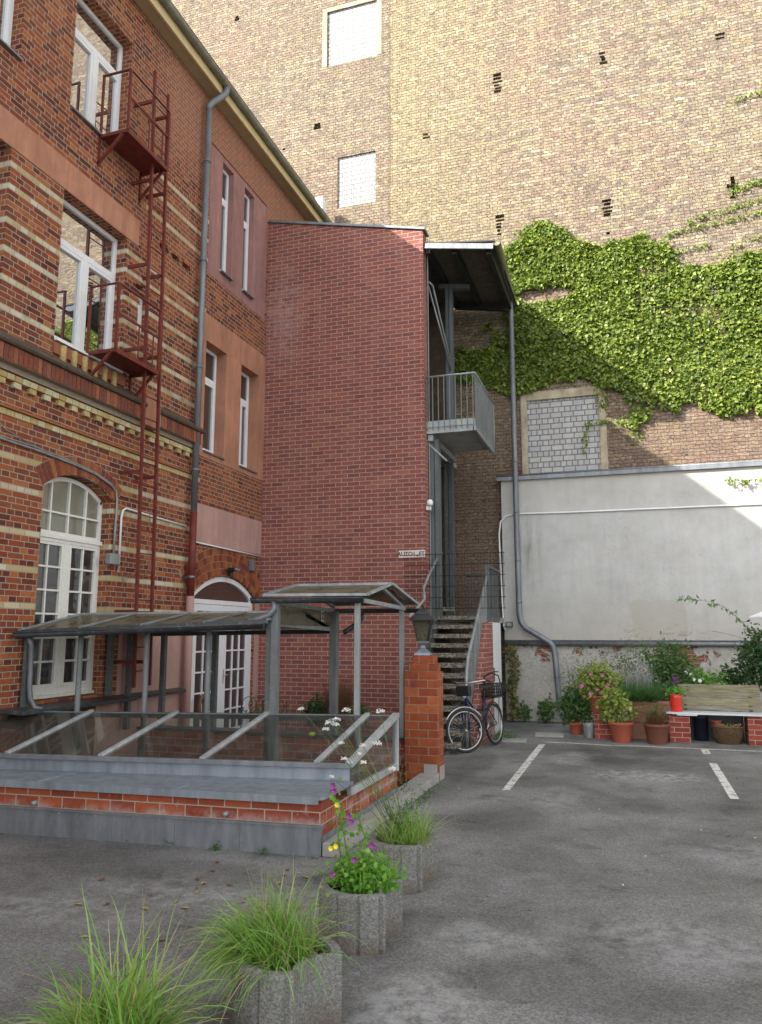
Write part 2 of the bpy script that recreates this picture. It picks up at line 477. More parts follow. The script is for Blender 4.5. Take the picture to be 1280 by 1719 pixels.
def plaster(name, col, var=0.15, scale=1.2, bumpd=0.004, stain=None, runs=1.2):
    k = N(name)
    p = k.pos()
    n = k.noise(p, scale, 6, 0.6); n2 = k.noise(p, 6.0, 5, 0.65); n3 = k.noise(p, 90.0, 3, 0.7)
    c = k.mix(1.0, col, k.ramp(n, [(0.3, 1 - var), (0.7, 1 + var)]), 'MULTIPLY')
    c = k.mix(1.0, c, k.ramp(n2, [(0.3, 1 - var * 0.5), (0.7, 1 + var * 0.5)]), 'MULTIPLY')
    xx, yy, zz = k.sep(p)
    sv = k.noise(k.comb(k.math('MULTIPLY', k.math('ADD', xx, yy), 4.0), k.math('MULTIPLY', zz, .5)), 1.5, 5, .65)
    c = k.mix(1.0, c, k.ramp(sv, [(.35, 1 - var * runs), (.6, 1.05)]), 'MULTIPLY')
    if stain: c = stain(k, c, p)
    h = k.math('ADD', k.math('MULTIPLY', n2, 1.5), n3)
    return k.fin(c, 0.9, k.bump(h, 0.5, bumpd), 0.2)
M['terracotta_plaster'] = plaster('terracotta_plaster', (.43, .21, .135))
M['purple_plaster'] = plaster('dusty_purple_plaster', (.33, .18, .165))
M['pink_plaster'] = plaster('dusty_pink_plaster', (.44, .27, .235), 0.1)
def grey_stain(k, c, p):
    x, y, z = k.sep(p)
    # vertical water runs beside the downpipe
    dx = k.math('SUBTRACT', 1.0, k.math('DIVIDE', k.math('ABSOLUTE', k.math('SUBTRACT', x, -2.02)), 0.35), clamp=True)
    nv = k.noise(k.comb(k.math('MULTIPLY', x, 7.0), 0.0, k.math('MULTIPLY', z, 0.7)), 1.0, 4, 0.6)
    zz = k.math('SUBTRACT', 1.0, k.math('DIVIDE', k.math('ABSOLUTE', k.math('SUBTRACT', z, 3.6)), 1.1), clamp=True)
    c = k.mix(k.math('MULTIPLY', k.math('MULTIPLY', dx, zz), k.ramp(nv, [(0.4, 0.1), (0.65, 0.9)])), c, (.17, .16, .14))
    # smoother repair rectangle and crazing low on the panel
    nw = k.noise(p, 2.6, 4, 0.6, 1.5)
    c = k.mix(k.math('MULTIPLY', k.ramp(nw, [(0.5, 0.0), (0.56, 0.55)]), 0.5), c, (.50, .48, .43))
    wob = k.math('MULTIPLY', k.math('SUBTRACT', k.noise(p, 4.0, 4), .5), .25)
    ex = k.math('ABSOLUTE', k.math('SUBTRACT', k.math('ADD', x, wob), .55)); ez = k.math('ABSOLUTE', k.math('SUBTRACT', k.math('ADD', z, wob), 2.1))
    rp = k.math('MULTIPLY', k.math('LESS_THAN', ex, .52), k.math('LESS_THAN', ez, .42))
    c = k.mix(k.math('MULTIPLY', rp, .55), c, (.40, .385, .33))
    pe = k.noise(k.comb(k.math('MULTIPLY', x, 2.2), 0.0, k.math('MULTIPLY', z, 7.0)), 2.0, 6, .75, .8)
    near = k.math('SUBTRACT', 1.0, k.math('DIVIDE', k.math('SUBTRACT', z, 1.66), .45), clamp=True)
    c = k.mix(k.math('MULTIPLY', k.math('MULTIPLY', near, k.ramp(pe, [(.54, 0.), (.6, 1.)])), k.math('LESS_THAN', ex, .9)), c, (.24, .19, .15))
    hc = k.new('TexVoronoi', feature='DISTANCE_TO_EDGE'); k.ln(k.noise(p, 1.1, 4, .6, color=True), hc.inputs['Vector']); hc.inputs['Scale'].default_value = 2.4
    c = k.mix(k.math('MULTIPLY', k.ramp(hc.outputs['Distance'], [(0., .5), (.006, 0.)]), k.ramp(k.noise(p, .8, 2), [(.5, 0.), (.58, 1.)])), c, (.2, .19, .17))
    lo = k.math('SUBTRACT', 1.0, k.math('DIVIDE', k.math('SUBTRACT', z, 1.66), 1.2), clamp=True)
    c = k.mix(k.math('MULTIPLY', lo, 0.35), c, (.42, .37, .29))
    tp = k.math('DIVIDE', k.math('SUBTRACT', z, 4.3), 1.0, clamp=True)
    return k.mix(k.math('MULTIPLY', tp, 0.35), c, (.40, .37, .30))
M['grey_render'] = plaster('pale_grey_render', (.465, .463, .45), 0.12, 1.1, 0.004, grey_stain, 0.25)
def old_wall():
    k = N('crumbling_lime_render')
    v, p = k.wallvec()
    b = k.new('TexBrick'); k.ln(v, b.inputs['Vector'])
    b.inputs['Color1'].default_value = (.24, .06, .04, 1); b.inputs['Color2'].default_value = (.32, .12, .08, 1); b.inputs['Mortar'].default_value = (.35, .3, .25, 1)
    b.inputs['Scale'].default_value = 1; b.inputs['Brick Width'].default_value = .25; b.inputs['Row Height'].default_value = .083; b.inputs['Mortar Size'].default_value = .008
    P = k.pos()
    n = k.noise(P, 2.2, 6, 0.65, 0.6); n2 = k.noise(P, 9.0, 5, 0.7, 0.8)
    base = k.mix(k.ramp(n2, [(0.3, 0.0), (0.7, 1.0)]), (.56, .54, .50), (.40, .37, .33))
    base = k.mix(k.ramp(k.noise(P, 20.0, 4, 0.7), [(0.55, 0.0), (0.7, 0.4)]), base, (.2, .18, .15))
    bz = k.math('MULTIPLY', k.math('SUBTRACT', p[2], 0.95), 0.28)
    dx = k.math('MULTIPLY', k.math('SUBTRACT', 0.9, k.math('ABSOLUTE', k.math('SUBTRACT', p[0], 1.1)), clamp=True), 0.16)
    m = k.ramp(k.math('ADD', k.math('ADD', n, bz), dx), [(0.71, 0.0), (0.74, 1.0)])
    c = k.mix(m, base, b.outputs['Color'])
    h = k.math('ADD', k.math('MULTIPLY', n2, 1.0), k.math('MULTIPLY', k.math('SUBTRACT', 1.0, m), 0.7))
    h = k.math('ADD', h, k.math('MULTIPLY', k.noise(P, 30.0, 4, .7), .4))
    return k.fin(c, 0.95, k.bump(h, 0.9, 0.035), 0.15)
M['old_wall'] = old_wall()
def zinc(name, col=(.26, .28, .30), rough=0.5, metal=0.45, streak=True):
    k = N(name)
    p = k.pos(); x, y, z = k.sep(p)
    n = k.noise(k.comb(k.math('MULTIPLY', x, 5.0), k.math('MULTIPLY', y, 5.0), k.math('MULTIPLY', z, 1.2)), 1.6, 5, 0.65)
    n2 = k.noise(p, 18.0, 4, 0.6)
    c = k.mix(1.0, col, k.ramp(n, [(0.3, 0.72), (0.7, 1.25)]), 'MULTIPLY')
    c = k.mix(k.ramp(n2, [(0.55, 0.0), (0.75, 0.35)]), c, (.36, .35, .33))
    return k.fin(c, k.math('ADD', rough - 0.12, k.math('MULTIPLY', n2, 0.3)), k.bump(n2, 0.12, 0.004), 0.5, metal)
M['zinc'] = zinc('weathered_zinc', (.20, .215, .235))
M['zinc_blue'] = zinc('bluish_zinc_sheet', (.25, .285, .33), 0.45, 0.35)
M['galv'] = zinc('galvanised_steel', (.30, .325, .33), 0.5, 0.45)
M['bar'] = zinc('bright_glazing_bar', (.50, .52, .53), 0.42, 0.4)
M['post'] = zinc('dull_steel_post', (.17, .185, .185), 0.6, 0.3)
M['steel_dark'] = zinc('dark_painted_steel', (.10, .115, .115), 0.55, 0.2)
M['gutter_dark'] = zinc('dark_grey_gutter', (.055, .06, .066), 0.4, 0.2)
M['rust_red'] = plain('rust_red_paint', (.15, .028, .02), 0.6, 0, 0.4, 0.35, 9.0, 0.3, 80)
M['white_frame'] = plain('white_window_paint', (.78, .79, .80), 0.35, 0, 0.5, 0.05, 8.0, 0.05)
M['old_white'] = plain('chipped_white_paint', (.74, .73, .68), 0.5, 0, 0.4, 0.10, 22.0, 0.3)
M['cream'] = plain('cream_fascia_paint', (.62, .50, .27), 0.6, 0, 0.4, 0.12, 3.0, 0.1)
M['soffit'] = plain('dull_soffit_board', (.42, .34, .20), 0.7, 0, 0.3, 0.12, 3.0, 0.1)
M['roof'] = plain('dark_roofing', (.06, .055, .05), 0.8)
M['black'] = plain('black_metal', (.02, .021, .022), 0.45, 0.2, 0.5, 0.2)
M['black_rubber'] = plain('black_rubber', (.025, .025, .025), 0.8)
M['chrome'] = plain('worn_chrome', (.6, .6, .6), 0.3, 0.85)
M['navy'] = plain('navy_bicycle_paint', (.02, .025, .07), 0.3, 0.2)
M['orange_reflector'] = plain('orange_reflector', (.75, .28, .03), 0.3)
M['concrete'] = plain('grey_concrete', (.33, .32, .30), 0.9, 0, 0.2, 0.2, 5.0, 0.5, 120)
M['sandstone'] = plain('soot_and_shade_sandstone', (.10, .075, .055), 0.9, 0, 0.2, 0.4, 6.0, 0.6, 40)  # soot on the cornice ledge; painted shade on the stairwell inner wall
M['soil'] = plain('dark_soil', (.05, .035, .025), 0.95, 0, 0.1, 0.3, 20.0, 0.9, 40)
M['voussoir'] = None
def island_mat(name, cols, rough=0.85, bumps=0.4, vals=0.25):
    k = N(name)
    g = k.new('NewGeometry').outputs['Random Per Island']
    m = len(cols)
    c = k.ramp(g, [(i / m, q) for i, q in enumerate(cols)], 'CONSTANT')
    n = k.noise(k.pos(), 25.0, 4, 0.7)
    c = k.mix(1.0, c, k.ramp(n, [(0.3, 1 - vals), (0.7, 1 + vals)]), 'MULTIPLY')
    return k.fin(c, rough, k.bump(n, bumps, 0.006), 0.25)
M['voussoir'] = island_mat('arch_bricks', [(.27, .08, .035), (.20, .05, .028), (.31, .11, .045), (.16, .045, .03), (.25, .085, .045)])
M['yellow_brick'] = island_mat('yellow_glazed_brick', [(.46, .35, .16), (.50, .42, .24), (.42, .30, .13), (.54, .48, .31), (.46, .36, .19)])
M['soldier'] = island_mat('soldier_course_brick', [(.24, .09, .05), (.20, .065, .04), (.28, .11, .06), (.17, .06, .045)])
M['mortar'] = plain('lime_mortar', (.30, .24, .18), 0.95, 0, 0.1, 0.2, 20, 0.6, 60)

def glass_dark(name, col, gl, rough=0.02, dirt=0.0):
    k = N(name)
    k.put(col, k.b.inputs['Base Color']); k.b.inputs['Roughness'].default_value = 0.3
    g = k.new('BsdfGlossy'); g.inputs['Roughness'].default_value = rough; g.inputs['Color'].default_value = (.95, .97, 1, 1)
    n = k.noise(k.pos(), 1.3, 2)
    k.ln(k.bump(n, 0.25, 0.02), g.inputs['Normal'])
    mx = k.new('MixShader'); mx.inputs[0].default_value = gl
    k.ln(k.b.outputs[0], mx.inputs[1]); k.ln(g.outputs[0], mx.inputs[2]); k.ln(mx.outputs[0], k.out.inputs[0])
    return k.m
M['pane_hi'] = glass_dark('upper_window_glass', (.03, .032, .035), 0.62)
M['pane_mid'] = glass_dark('window_glass', (.022, .023, .025), 0.16)
M['pane_curtain'] = glass_dark('curtained_window_glass', (.20, .20, .15), 0.10)
M['pane_fan'] = glass_dark('door_fanlight_glass', (.05, .032, .025), 0.14)
def clear(name, dust=0.12, tint=(.78, .84, .80), dcol=(.42, .42, .38), gl=0.12, fk=0.9):
    k = N(name)
    tr = k.new('BsdfTransparent'); tr.inputs[0].default_value = (*tint, 1)
    g = k.new('BsdfGlossy'); g.inputs['Roughness'].default_value = 0.06
    fr = k.new('Fresnel'); fr.inputs[0].default_value = 1.5
    d = k.new('BsdfDiffuse'); d.inputs[0].default_value = (*dcol, 1)
    n = k.noise(k.pos(), 3.0, 6, 0.7, 0.6)
    f1 = k.math('MULTIPLY', k.ramp(n, [(0.35, 0.5), (0.7, 1.6)]), dust, clamp=True)
    m1 = k.new('MixShader'); k.ln(f1, m1.inputs[0]); k.ln(tr.outputs[0], m1.inputs[1]); k.ln(d.outputs[0], m1.inputs[2])
    m2 = k.new('MixShader'); k.ln(k.math('ADD', k.math('MULTIPLY', fr.outputs[0], fk), gl * 0.2, clamp=True), m2.inputs[0])
    k.ln(m1.outputs[0], m2.inputs[1]); k.ln(g.outputs[0], m2.inputs[2]); k.ln(m2.outputs[0], k.out.inputs[0])
    return k.m
M['skyglass'] = clear('dusty_skylight_glass', 0.09)
M['canopy_sheet'] = clear('grimy_canopy_sheet', 0.88, (.40, .39, .32), (.15, .135, .095), 0.1, 0.22)
M['lantern_glass'] = clear('yellowed_lantern_glass', 0.6, (.35, .32, .18), (.09, .08, .04), 0.1)

def leafmat(name, cols, trans=0.35, rough=0.45):
    k = N(name)
    g = k.new('NewGeometry').outputs['Random Per Island']
    c = k.ramp(g, [(i / max(1, len(cols) - 1), q) for i, q in enumerate(cols)])
    k.put(c, k.b.inputs['Base Color']); k.b.inputs['Roughness'].default_value = rough
    k.b.inputs['Specular IOR Level'].default_value = 0.4
    t = k.new('BsdfTranslucent'); k.ln(k.mix(1.0, c, (1.3, 1.4, .5), 'MULTIPLY'), t.inputs[0])
    mx = k.new('MixShader'); mx.inputs[0].default_value = trans
    k.ln(k.b.outputs[0], mx.inputs[1]); k.ln(t.outputs[0], mx.inputs[2]); k.ln(mx.outputs[0], k.out.inputs[0])
    return k.m
M['ivy'] = leafmat('ivy_leaf', [(.04, .085, .015), (.14, .20, .028), (.25, .31, .055), (.09, .15, .022), (.38, .42, .10)], 0.3)
M['grass'] = leafmat('grass_blade', [(.12, .24, .04), (.20, .38, .07), (.30, .48, .12), (.15, .31, .07), (.38, .52, .17)], 0.35)
M['dry'] = leafmat('dry_grass', [(.42, .33, .16), (.52, .44, .25), (.36, .28, .13), (.46, .40, .22)], 0.25)
M['leaf_bright'] = leafmat('bright_leaf', [(.10, .26, .03), (.18, .38, .06), (.13, .30, .04), (.28, .48, .10)], 0.4)
M['leaf_yellow'] = leafmat('yellow_green_leaf', [(.20, .30, .05), (.40, .42, .10), (.10, .19, .04), (.46, .46, .16)], 0.35)
M['leaf_mid'] = leafmat('mid_green_leaf', [(.05, .12, .03), (.09, .19, .045), (.07, .15, .05), (.13, .24, .07)], 0.3)
M['leaf_dark'] = leafmat('dark_leaf', [(.02, .06, .02), (.04, .1, .03), (.06, .13, .04)], 0.25)
M['leaf_feather'] = leafmat('feathery_leaf', [(.09, .19, .07), (.14, .27, .10), (.07, .16, .07)], 0.35)
M['twig'] = leafmat('brown_twig', [(.16, .07, .035), (.22, .10, .05), (.12, .06, .04)], 0.1)
M['purple'] = plain('purple_petal', (.26, .035, .24), 0.5)
M['pinkish'] = plain('dusty_pink_petal', (.45, .16, .24), 0.5)
M['white_petal'] = plain('white_petal', (.8, .8, .76), 0.6)
M['yellow_petal'] = plain('yellow_petal', (.85, .68, .06), 0.5)
M['stem'] = plain('green_stem', (.10, .17, .05), 0.6)
M['terracotta'] = plain('terracotta_pot', (.33, .085, .05), 0.75, 0, 0.3, 0.18, 5.0, 0.2)
M['terracotta_dark'] = plain('brown_pot', (.16, .06, .04), 0.6, 0, 0.4, 0.15, 5.0, 0.2)
M['terracotta_pale'] = plain('pale_terracotta', (.30, .15, .10), 0.85, 0, 0.2, 0.2, 5.0, 0.4)
M['red_pot'] = plain('glossy_red_glaze', (.62, .035, .02), 0.25, 0, 0.6, 0.08)
def wood():
    k = N('weathered_bench_wood')
    p = k.objc(); x, y, z = k.sep(p)
    n = k.noise(k.comb(k.math('MULTIPLY', x, 1.2), y, k.math('MULTIPLY', z, 14.0)), 2.2, 6, 0.65, 0.8)
    c = k.ramp(n, [(0.25, (.09, .08, .045)), (0.5, (.22, .20, .13)), (0.75, (.38, .34, .24))])
    m = k.noise(p, 3.0, 4, 0.6)
    c = k.mix(k.ramp(m, [(0.5, 0.0), (0.68, 0.5)]), c, (.17, .17, .07))
    return k.fin(c, 0.85, k.bump(n, 0.4, 0.006), 0.2)
M['wood'] = wood()
def pebble():
    k = N('exposed_aggregate_concrete')
    v = k.new('TexVoronoi'); k.ln(k.objc(), v.inputs['Vector']); v.inputs['Scale'].default_value = 55
    c = k.ramp(k.sep(v.outputs['Color'])[0], [(0, (.06, .055, .045)), (.4, (.15, .135, .105)), (.7, (.24, .22, .175)), (1, (.40, .37, .31))])
    n = k.noise(k.objc(), 2.5, 4)
    c = k.mix(k.ramp(n, [(.5, 0.), (.75, .5)]), c, (.09, .10, .06))
    h = k.math('SUBTRACT', 1.0, v.outputs['Distance'])
    return k.fin(c, .9, k.bump(h, .8, .01), .25)
M['pebble'] = pebble()
def planter_mat():
    k = N('coarse_planter_concrete')
    o = k.objc()
    v = k.new('TexVoronoi'); k.ln(o, v.inputs['Vector']); v.inputs['Scale'].default_value = 130
    n = k.noise(o, 220.0, 3, .7); n2 = k.noise(o, 4.0, 5, .6)
    c = k.ramp(k.math('ADD', k.math('MULTIPLY', k.sep(v.outputs['Color'])[0], .6), k.math('MULTIPLY', n, .5)), [(.2, (.15, .147, .138)), (.55, (.235, .23, .215)), (.95, (.37, .365, .345))])
    z = k.sep(o)[2]
    m = k.math('MULTIPLY', k.ramp(k.math('ADD', k.math('MULTIPLY', n2, .35), z), [(.16, 1.), (.30, 0.)]), .6)
    c = k.mix(m, c, (.13, .085, .05))
    h = k.math('ADD', k.math('MULTIPLY', k.sep(v.outputs['Color'])[0], .7), n)
    return k.fin(c, .95, k.bump(h, .9, .006), .2)
M['planter'] = planter_mat()
def asphalt():
    k = N('asphalt')
    p = k.pos(); x, y, z = k.sep(p)
    v = k.new('TexVoronoi'); k.ln(p, v.inputs['Vector']); v.inputs['Scale'].default_value = 95
    vc = k.sep(v.outputs['Color'])[0]
    n1 = k.noise(p, 0.45, 5, .55, .4); n2 = k.noise(p, 1.6, 6, .65, .5); n3 = k.noise(p, 160.0, 3, .7); n4 = k.noise(p, 8.0, 6, .7)
    c = k.ramp(n1, [(.3, (.098, .096, .092)), (.5, (.165, .162, .156)), (.68, (.27, .267, .26))])
    c = k.mix(k.ramp(n2, [(.48, 0.), (.68, .6)]), c, (.24, .24, .245))
    c = k.mix(k.ramp(n2, [(.30, .7), (.44, 0.)]), c, (.058, .057, .055))
    c = k.mix(1.0, c, k.ramp(k.math('ADD', k.math('MULTIPLY', vc, .5), k.math('MULTIPLY', n3, .5)), [(.2, .62), (.5, 1.0), (.8, 1.45)]), 'MULTIPLY')
    # chalky efflorescence where puddles dried
    for cx, cy, rx, ry, st in ((-1.1, 4.05, .38, .45, .8), (.05, 11.0, 1.0, .55, .9), (-.95, 12.2, .35, .8, .6), (.2, 5.3, .9, .5, .45), (-3.2, 5.2, .9, .45, .5), (-.9, 5.0, .55, .3, .5), (1.0, 7.4, .8, .6, .4), (-1.0, 3.3, .3, .5, .5), (-3.9, 4.6, 1.1, .35, .45), (-.9, 9.3, .3, .9, .4)):
        dx = k.math('DIVIDE', k.math('SUBTRACT', x, cx), rx); dy = k.math('DIVIDE', k.math('SUBTRACT', y, cy), ry)
        d = k.math('SUBTRACT', 1.0, k.math('SQRT', k.math('ADD', k.math('MULTIPLY', dx, dx), k.math('MULTIPLY', dy, dy))), clamp=True)
        f = k.math('MULTIPLY', k.math('MULTIPLY', d, 1.8, clamp=True), k.ramp(n4, [(.40, 0.), (.62, st)]))
        c = k.mix(k.math('MULTIPLY', f, .9), c, (.42, .42, .42))
    vs_ = k.new('TexVoronoi'); k.ln(p, vs_.inputs['Vector']); vs_.inputs['Scale'].default_value = 7.0
    c = k.mix(k.ramp(vs_.outputs['Distance'], [(0.0, .8), (.045, .7), (.05, 0.)]), c, (.45, .44, .41))
    for cx, cy, rx, ry, st in ((-.35, 4.5, .9, .35, .55), (-.2, 3.6, .8, .25, .45), (.4, 6.5, 1.2, .4, .3), (-3.6, 5.6, 1.6, .4, .45), (-1.3, 8.2, .5, .9, .35), (-.6, 13.2, 2.2, .5, .4), (-2.2, 11.4, .3, 1.2, .5)):
        dx = k.math('DIVIDE', k.math('SUBTRACT', x, cx), rx); dy = k.math('DIVIDE', k.math('SUBTRACT', y, cy), ry)
        d = k.math('SUBTRACT', 1.0, k.math('SQRT', k.math('ADD', k.math('MULTIPLY', dx, dx), k.math('MULTIPLY', dy, dy))), clamp=True)
        c = k.mix(k.math('MULTIPLY', k.math('MULTIPLY', d, 2.5, clamp=True), k.ramp(n4, [(.3, st), (.7, st * .4)])), c, (.045, .044, .042))
    # hairline cracks
    vr = k.new('TexVoronoi', feature='DISTANCE_TO_EDGE'); k.ln(k.noise(p, 1.3, 3, .5, color=True), vr.inputs['Vector']); vr.inputs['Scale'].default_value = 3.2
    cr = k.math('MULTIPLY', k.ramp(vr.outputs['Distance'], [(0.0, .8), (.007, 0.)]), k.ramp(k.noise(p, .7, 3), [(.52, 0.), (.6, 1.)]))
    c = k.mix(cr, c, (.02, .02, .02))
    h = k.math('ADD', k.math('MULTIPLY', vc, .6), k.math('MULTIPLY', n3, .6))
    return k.fin(c, k.math('ADD', .78, k.math('MULTIPLY', n2, .2)), k.bump(h, .7, .006), .3)
M['asphalt'] = asphalt()
def paintline():
    k = N('worn_road_paint')
    p = k.pos()
    n = k.noise(p, 9.0, 6, .75); n2 = k.noise(p, 60.0, 4, .7)
    f = k.ramp(k.math('ADD', k.math('MULTIPLY', n, .75), k.math('MULTIPLY', n2, .3)), [(.545, 0.), (.60, 1.)])
    return k.fin(k.mix(f, (.66, .66, .63), (.14, .14, .135)), .8, k.bump(n2, .4, .003), .3)
M['paint'] = paintline()

# ---------------------------------------------------------------- ground (with the cellar stair pit cut out)
XF = -6.96
PX0, PX1, PY0, PY1 = -6.9, -2.75, 7.05, 9.98
mb = MB()
xs = [-60, PX0, PX1, 60]; ys = [-60, PY0, PY1, 80]
for i in range(3):
    for j in range(3):
        if i == 1 and j == 1: continue
        mb.quad((xs[i], ys[j], 0), (xs[i + 1], ys[j], 0), (xs[i + 1], ys[j + 1], 0), (xs[i], ys[j + 1], 0))
g = mb.build('ground', M['asphalt']); tag(g, None, kind='structure')
mb = MB()
def pl(mb, pts, z=0.004): mb.add([(a, b, z) for a, b in pts], [list(range(len(pts)))])
pl(mb, [(-1.55, 9.5), (-1.46, 9.53), (-1.455, 13.5), (-1.56, 13.47)])
pl(mb, [(.97, 13.2), (1.08, 13.25), (1.085, 13.72), (.97, 13.7)])
pl(mb, [(.97, 9.8), (1.07, 9.83), (1.075, 12.3), (.97, 12.35)])
prev = None
for i in range(24):
    x = -1.49 + i * .2; y = 13.76 + .04 * math.sin(i * .9) * (i < 9) + .0 * x
    if prev: pl(mb, [(prev[0], prev[1] - .035), (x, y - .035), (x, y + .035), (prev[0], prev[1] + .035)])
    prev = (x, y)
g = mb.build('parking_lines', M['paint']); tag(g, None, kind='structure')
# flat slabs in the asphalt by the corner
for (x, y, w, d, nm, lb) in ((-1.5, 14.6, .5, .42, 'paving_slab', 'small pale paving slab lying flat near the foot of the bent downpipe'), (-2.0, 13.7, .42, .36, 'paving_slab', 'light grey slab lying flat behind the rear wheel of the bicycle')):
    mb = MB(); mb.box(-w / 2, w / 2, -d / 2, d / 2, 0.004, .035)
    o = mb.build(nm, M['concrete'], bevel=.006, loc=(x, y, 0)); o.rotation_euler.z = .1; tag(o, lb, 'paving slab')

# ---------------------------------------------------------------- brick house on the left
H = thing('brick_house', 'old red brick house with yellow striped courses and white windows along the left', 'building')
WINS = []
wy0, wy1 = 7.76, 9.13
ops = [(wy0, wy1, 1.02, 3.93, .26, 'arch'),
       (wy0, wy1, 5.60, 7.73, .26), (wy0, 9.0, 8.94, 10.9, .26),
       (5.3, 6.83, 5.60, 7.73, .26), (5.3, 6.85, 8.94, 10.9, .26), (4.9, 6.2, 1.02, 3.93, .26, 'arch'),
       (9.47, 9.72, 6.42, 7.02, .16), (9.40, 9.58, 7.06, 7.14, .12, 'back'),
       (11.25, 13.8, 4.88, 7.49, 0), (11.42, 13.72, 8.27, 10.83, 0), (11.2, 13.8, 3.38, 4.04, 0),
       (11.35, 13.6, -.0, 2.86, .14, 'arch'),
       (9.62, 9.74, 8.0, 8.09, .10, 'back'), (9.95, 10.2, 8.0, 8.09, .10, 'back'), (10.3, 10.52, 8.0, 8.09, .10, 'back'), (10.62, 10.86, 8.0, 8.09, .10, 'back')]
mb = MB()
wall_open(mb, 0, XF, -6, 17.1, -.6, 11.9, ops, -1)
def spandrel(mb, u0, u1, vs, va, depth, n=14):
    a, _ = arc(u0, u1, vs, va, n)
    for (ua, za), (ub, zb) in zip(a, a[1:]):
        if va - min(za, zb) > 1e-4:
            mb.quad((XF, ua, za), (XF, ub, zb), (XF, ub, va), (XF, ua, va))
        mb.quad((XF, ua, za), (XF - depth, ua, za), (XF - depth, ub, zb), (XF, ub, zb))
spandrel(mb, wy0, wy1, 3.70, 3.93, .26); spandrel(mb, 4.9, 6.2, 3.70, 3.93, .26); spandrel(mb, 11.35, 13.6, 2.50, 2.86, .14)
# end and back walls
mb.quad((XF, -6, -.6), (XF, -6, 11.9), (-16, -6, 11.9), (-16, -6, -.6)); mb.quad((-16, -6, -.6), (-16, -6, 11.9), (-16, 17.1, 11.9), (-16, 17.1, -.6))
mb.build('wall', M['facade'], H)
# arches of header bricks
def voussoirs(u0, u1, vs, va, rings, n, name):
    a, (cu, cv, r, ang) = arc(u0, u1, vs, va, n)
    m = MB()
    for ri in range(rings[2]):
        r0 = r + rings[0] + ri * rings[1]; r1 = r0 + rings[1] - .010
        for i in range(n):
            t0 = -ang * 1.02 + 2 * ang * 1.02 * (i + (ri % 2) * .5) / n; t1 = t0 + 2 * ang / n - .009 / r0
            q = [(cu + rr * math.sin(t), cv + rr * math.cos(t)) for rr, t in ((r0, t0), (r0, t1), (r1, t1), (r1, t0))]
            x0, x1 = XF - .02, XF + .009 + random.uniform(0, .004)
            m.add([(x0, *p) for p in q] + [(x1, *p) for p in q], [[4, 5, 6, 7], [0, 1, 5, 4], [1, 2, 6, 5], [2, 3, 7, 6], [3, 0, 4, 7]])
    m.build(name, M['voussoir'], H)
    # mortar bed behind
    m = MB()
    a2 = 2 * ang * 1.03
    P = lambda rr, t: (XF + .005, cu + rr * math.sin(t), cv + rr * math.cos(t))
    for i in range(n):
        t0 = -ang * 1.03 + a2 * i / n; t1 = t0 + a2 / n
        m.quad(P(r + .001, t0), P(r + .001, t1), P(r + rings[0] + rings[1] * rings[2], t1), P(r + rings[0] + rings[1] * rings[2], t0))
    m.build('arch_mortar', M['mortar'], H)
voussoirs(wy0 - .01, wy1 + .04, 3.70, 3.935, (.0, .25, 1), 21, 'window_arch')
voussoirs(11.2, 13.68, 2.47, 2.875, (.0, .125, 4), 34, 'door_arch')
# plaster fields
mb = MB(); wall_open(mb, 0, XF + .006, 11.25, 13.8, 4.88, 7.49, [(11.47, 12.2, 4.98, 7.0, .28), (12.78, 13.5, 4.98, 7.0, .28)], -1)
mb.quad((XF + .006, 11.25, 4.88), (XF + .006, 11.25, 7.49), (XF - .03, 11.25, 7.49), (XF - .03, 11.25, 4.88)); mb.quad((XF + .006, 11.25, 7.49), (XF + .006, 13.8, 7.49), (XF - .03, 13.8, 7.49), (XF - .03, 11.25, 7.49))
mb.build('plaster_field', M['terracotta_plaster'], H)
mb = MB(); wall_open(mb, 0, XF - .02, 11.42, 13.72, 8.27, 10.83, [(11.88, 12.3, 8.5, 10.72, .20), (12.75, 13.17, 8.5, 10.72, .20)], -1)
for a, b in (((11.42, 8.27), (11.42, 10.83)), ((11.42, 10.83), (13.72, 10.83)), ((13.72, 10.83), (13.72, 8.27)), ((13.72, 8.27), (11.42, 8.27))):
    mb.quad((XF, *a), (XF, *b), (XF - .02, *b), (XF - .02, *a))
o = mb.build('plaster_field', M['purple_plaster'], H); tag(o, 'dusty purple recessed plaster field around two deep narrow windows')
mb = MB(); mb.box(XF - .02, XF + .005, 11.2, 13.8, 3.38, 4.04)
o = mb.build('plaster_field', M['pink_plaster'], H); tag(o, 'blank dusty pink plaster field above the arched door')
mb = MB(); mb.box(XF + .001, XF + .008, 9.42, 11.3, .96, 2.0)
mb.box(XF + .001, XF + .008, 9.0, 11.3, -2.3, .93)
o = mb.build('plaster_field', M['pink_plaster'], H); tag(o, 'pink plastered base of the wall')
mb = MB(); mb.box(XF + .001, XF + .008, 6.3, 8.998, -2.3, .93); o = mb.build('plaster_field', plaster('pit_shade_plaster', (.15, .085, .06), .3), H); tag(o, 'brown plaster with pit shade painted into its colour, seen through the skylight')  # plaster coloured dark brown to give the shade inside the pit
mb = MB(); mb.box(XF + .001, XF + .010, 13.6, 13.8, 0, 2.45); mb.build('door_jamb_plaster', M['pink_plaster'], H)
mb = MB(); mb.box(XF - .005, XF + .012, 5.0, 9.4, 7.735, 8.15)
mb.build('lintel_band', M['terracotta_plaster'], H, bevel=.004)
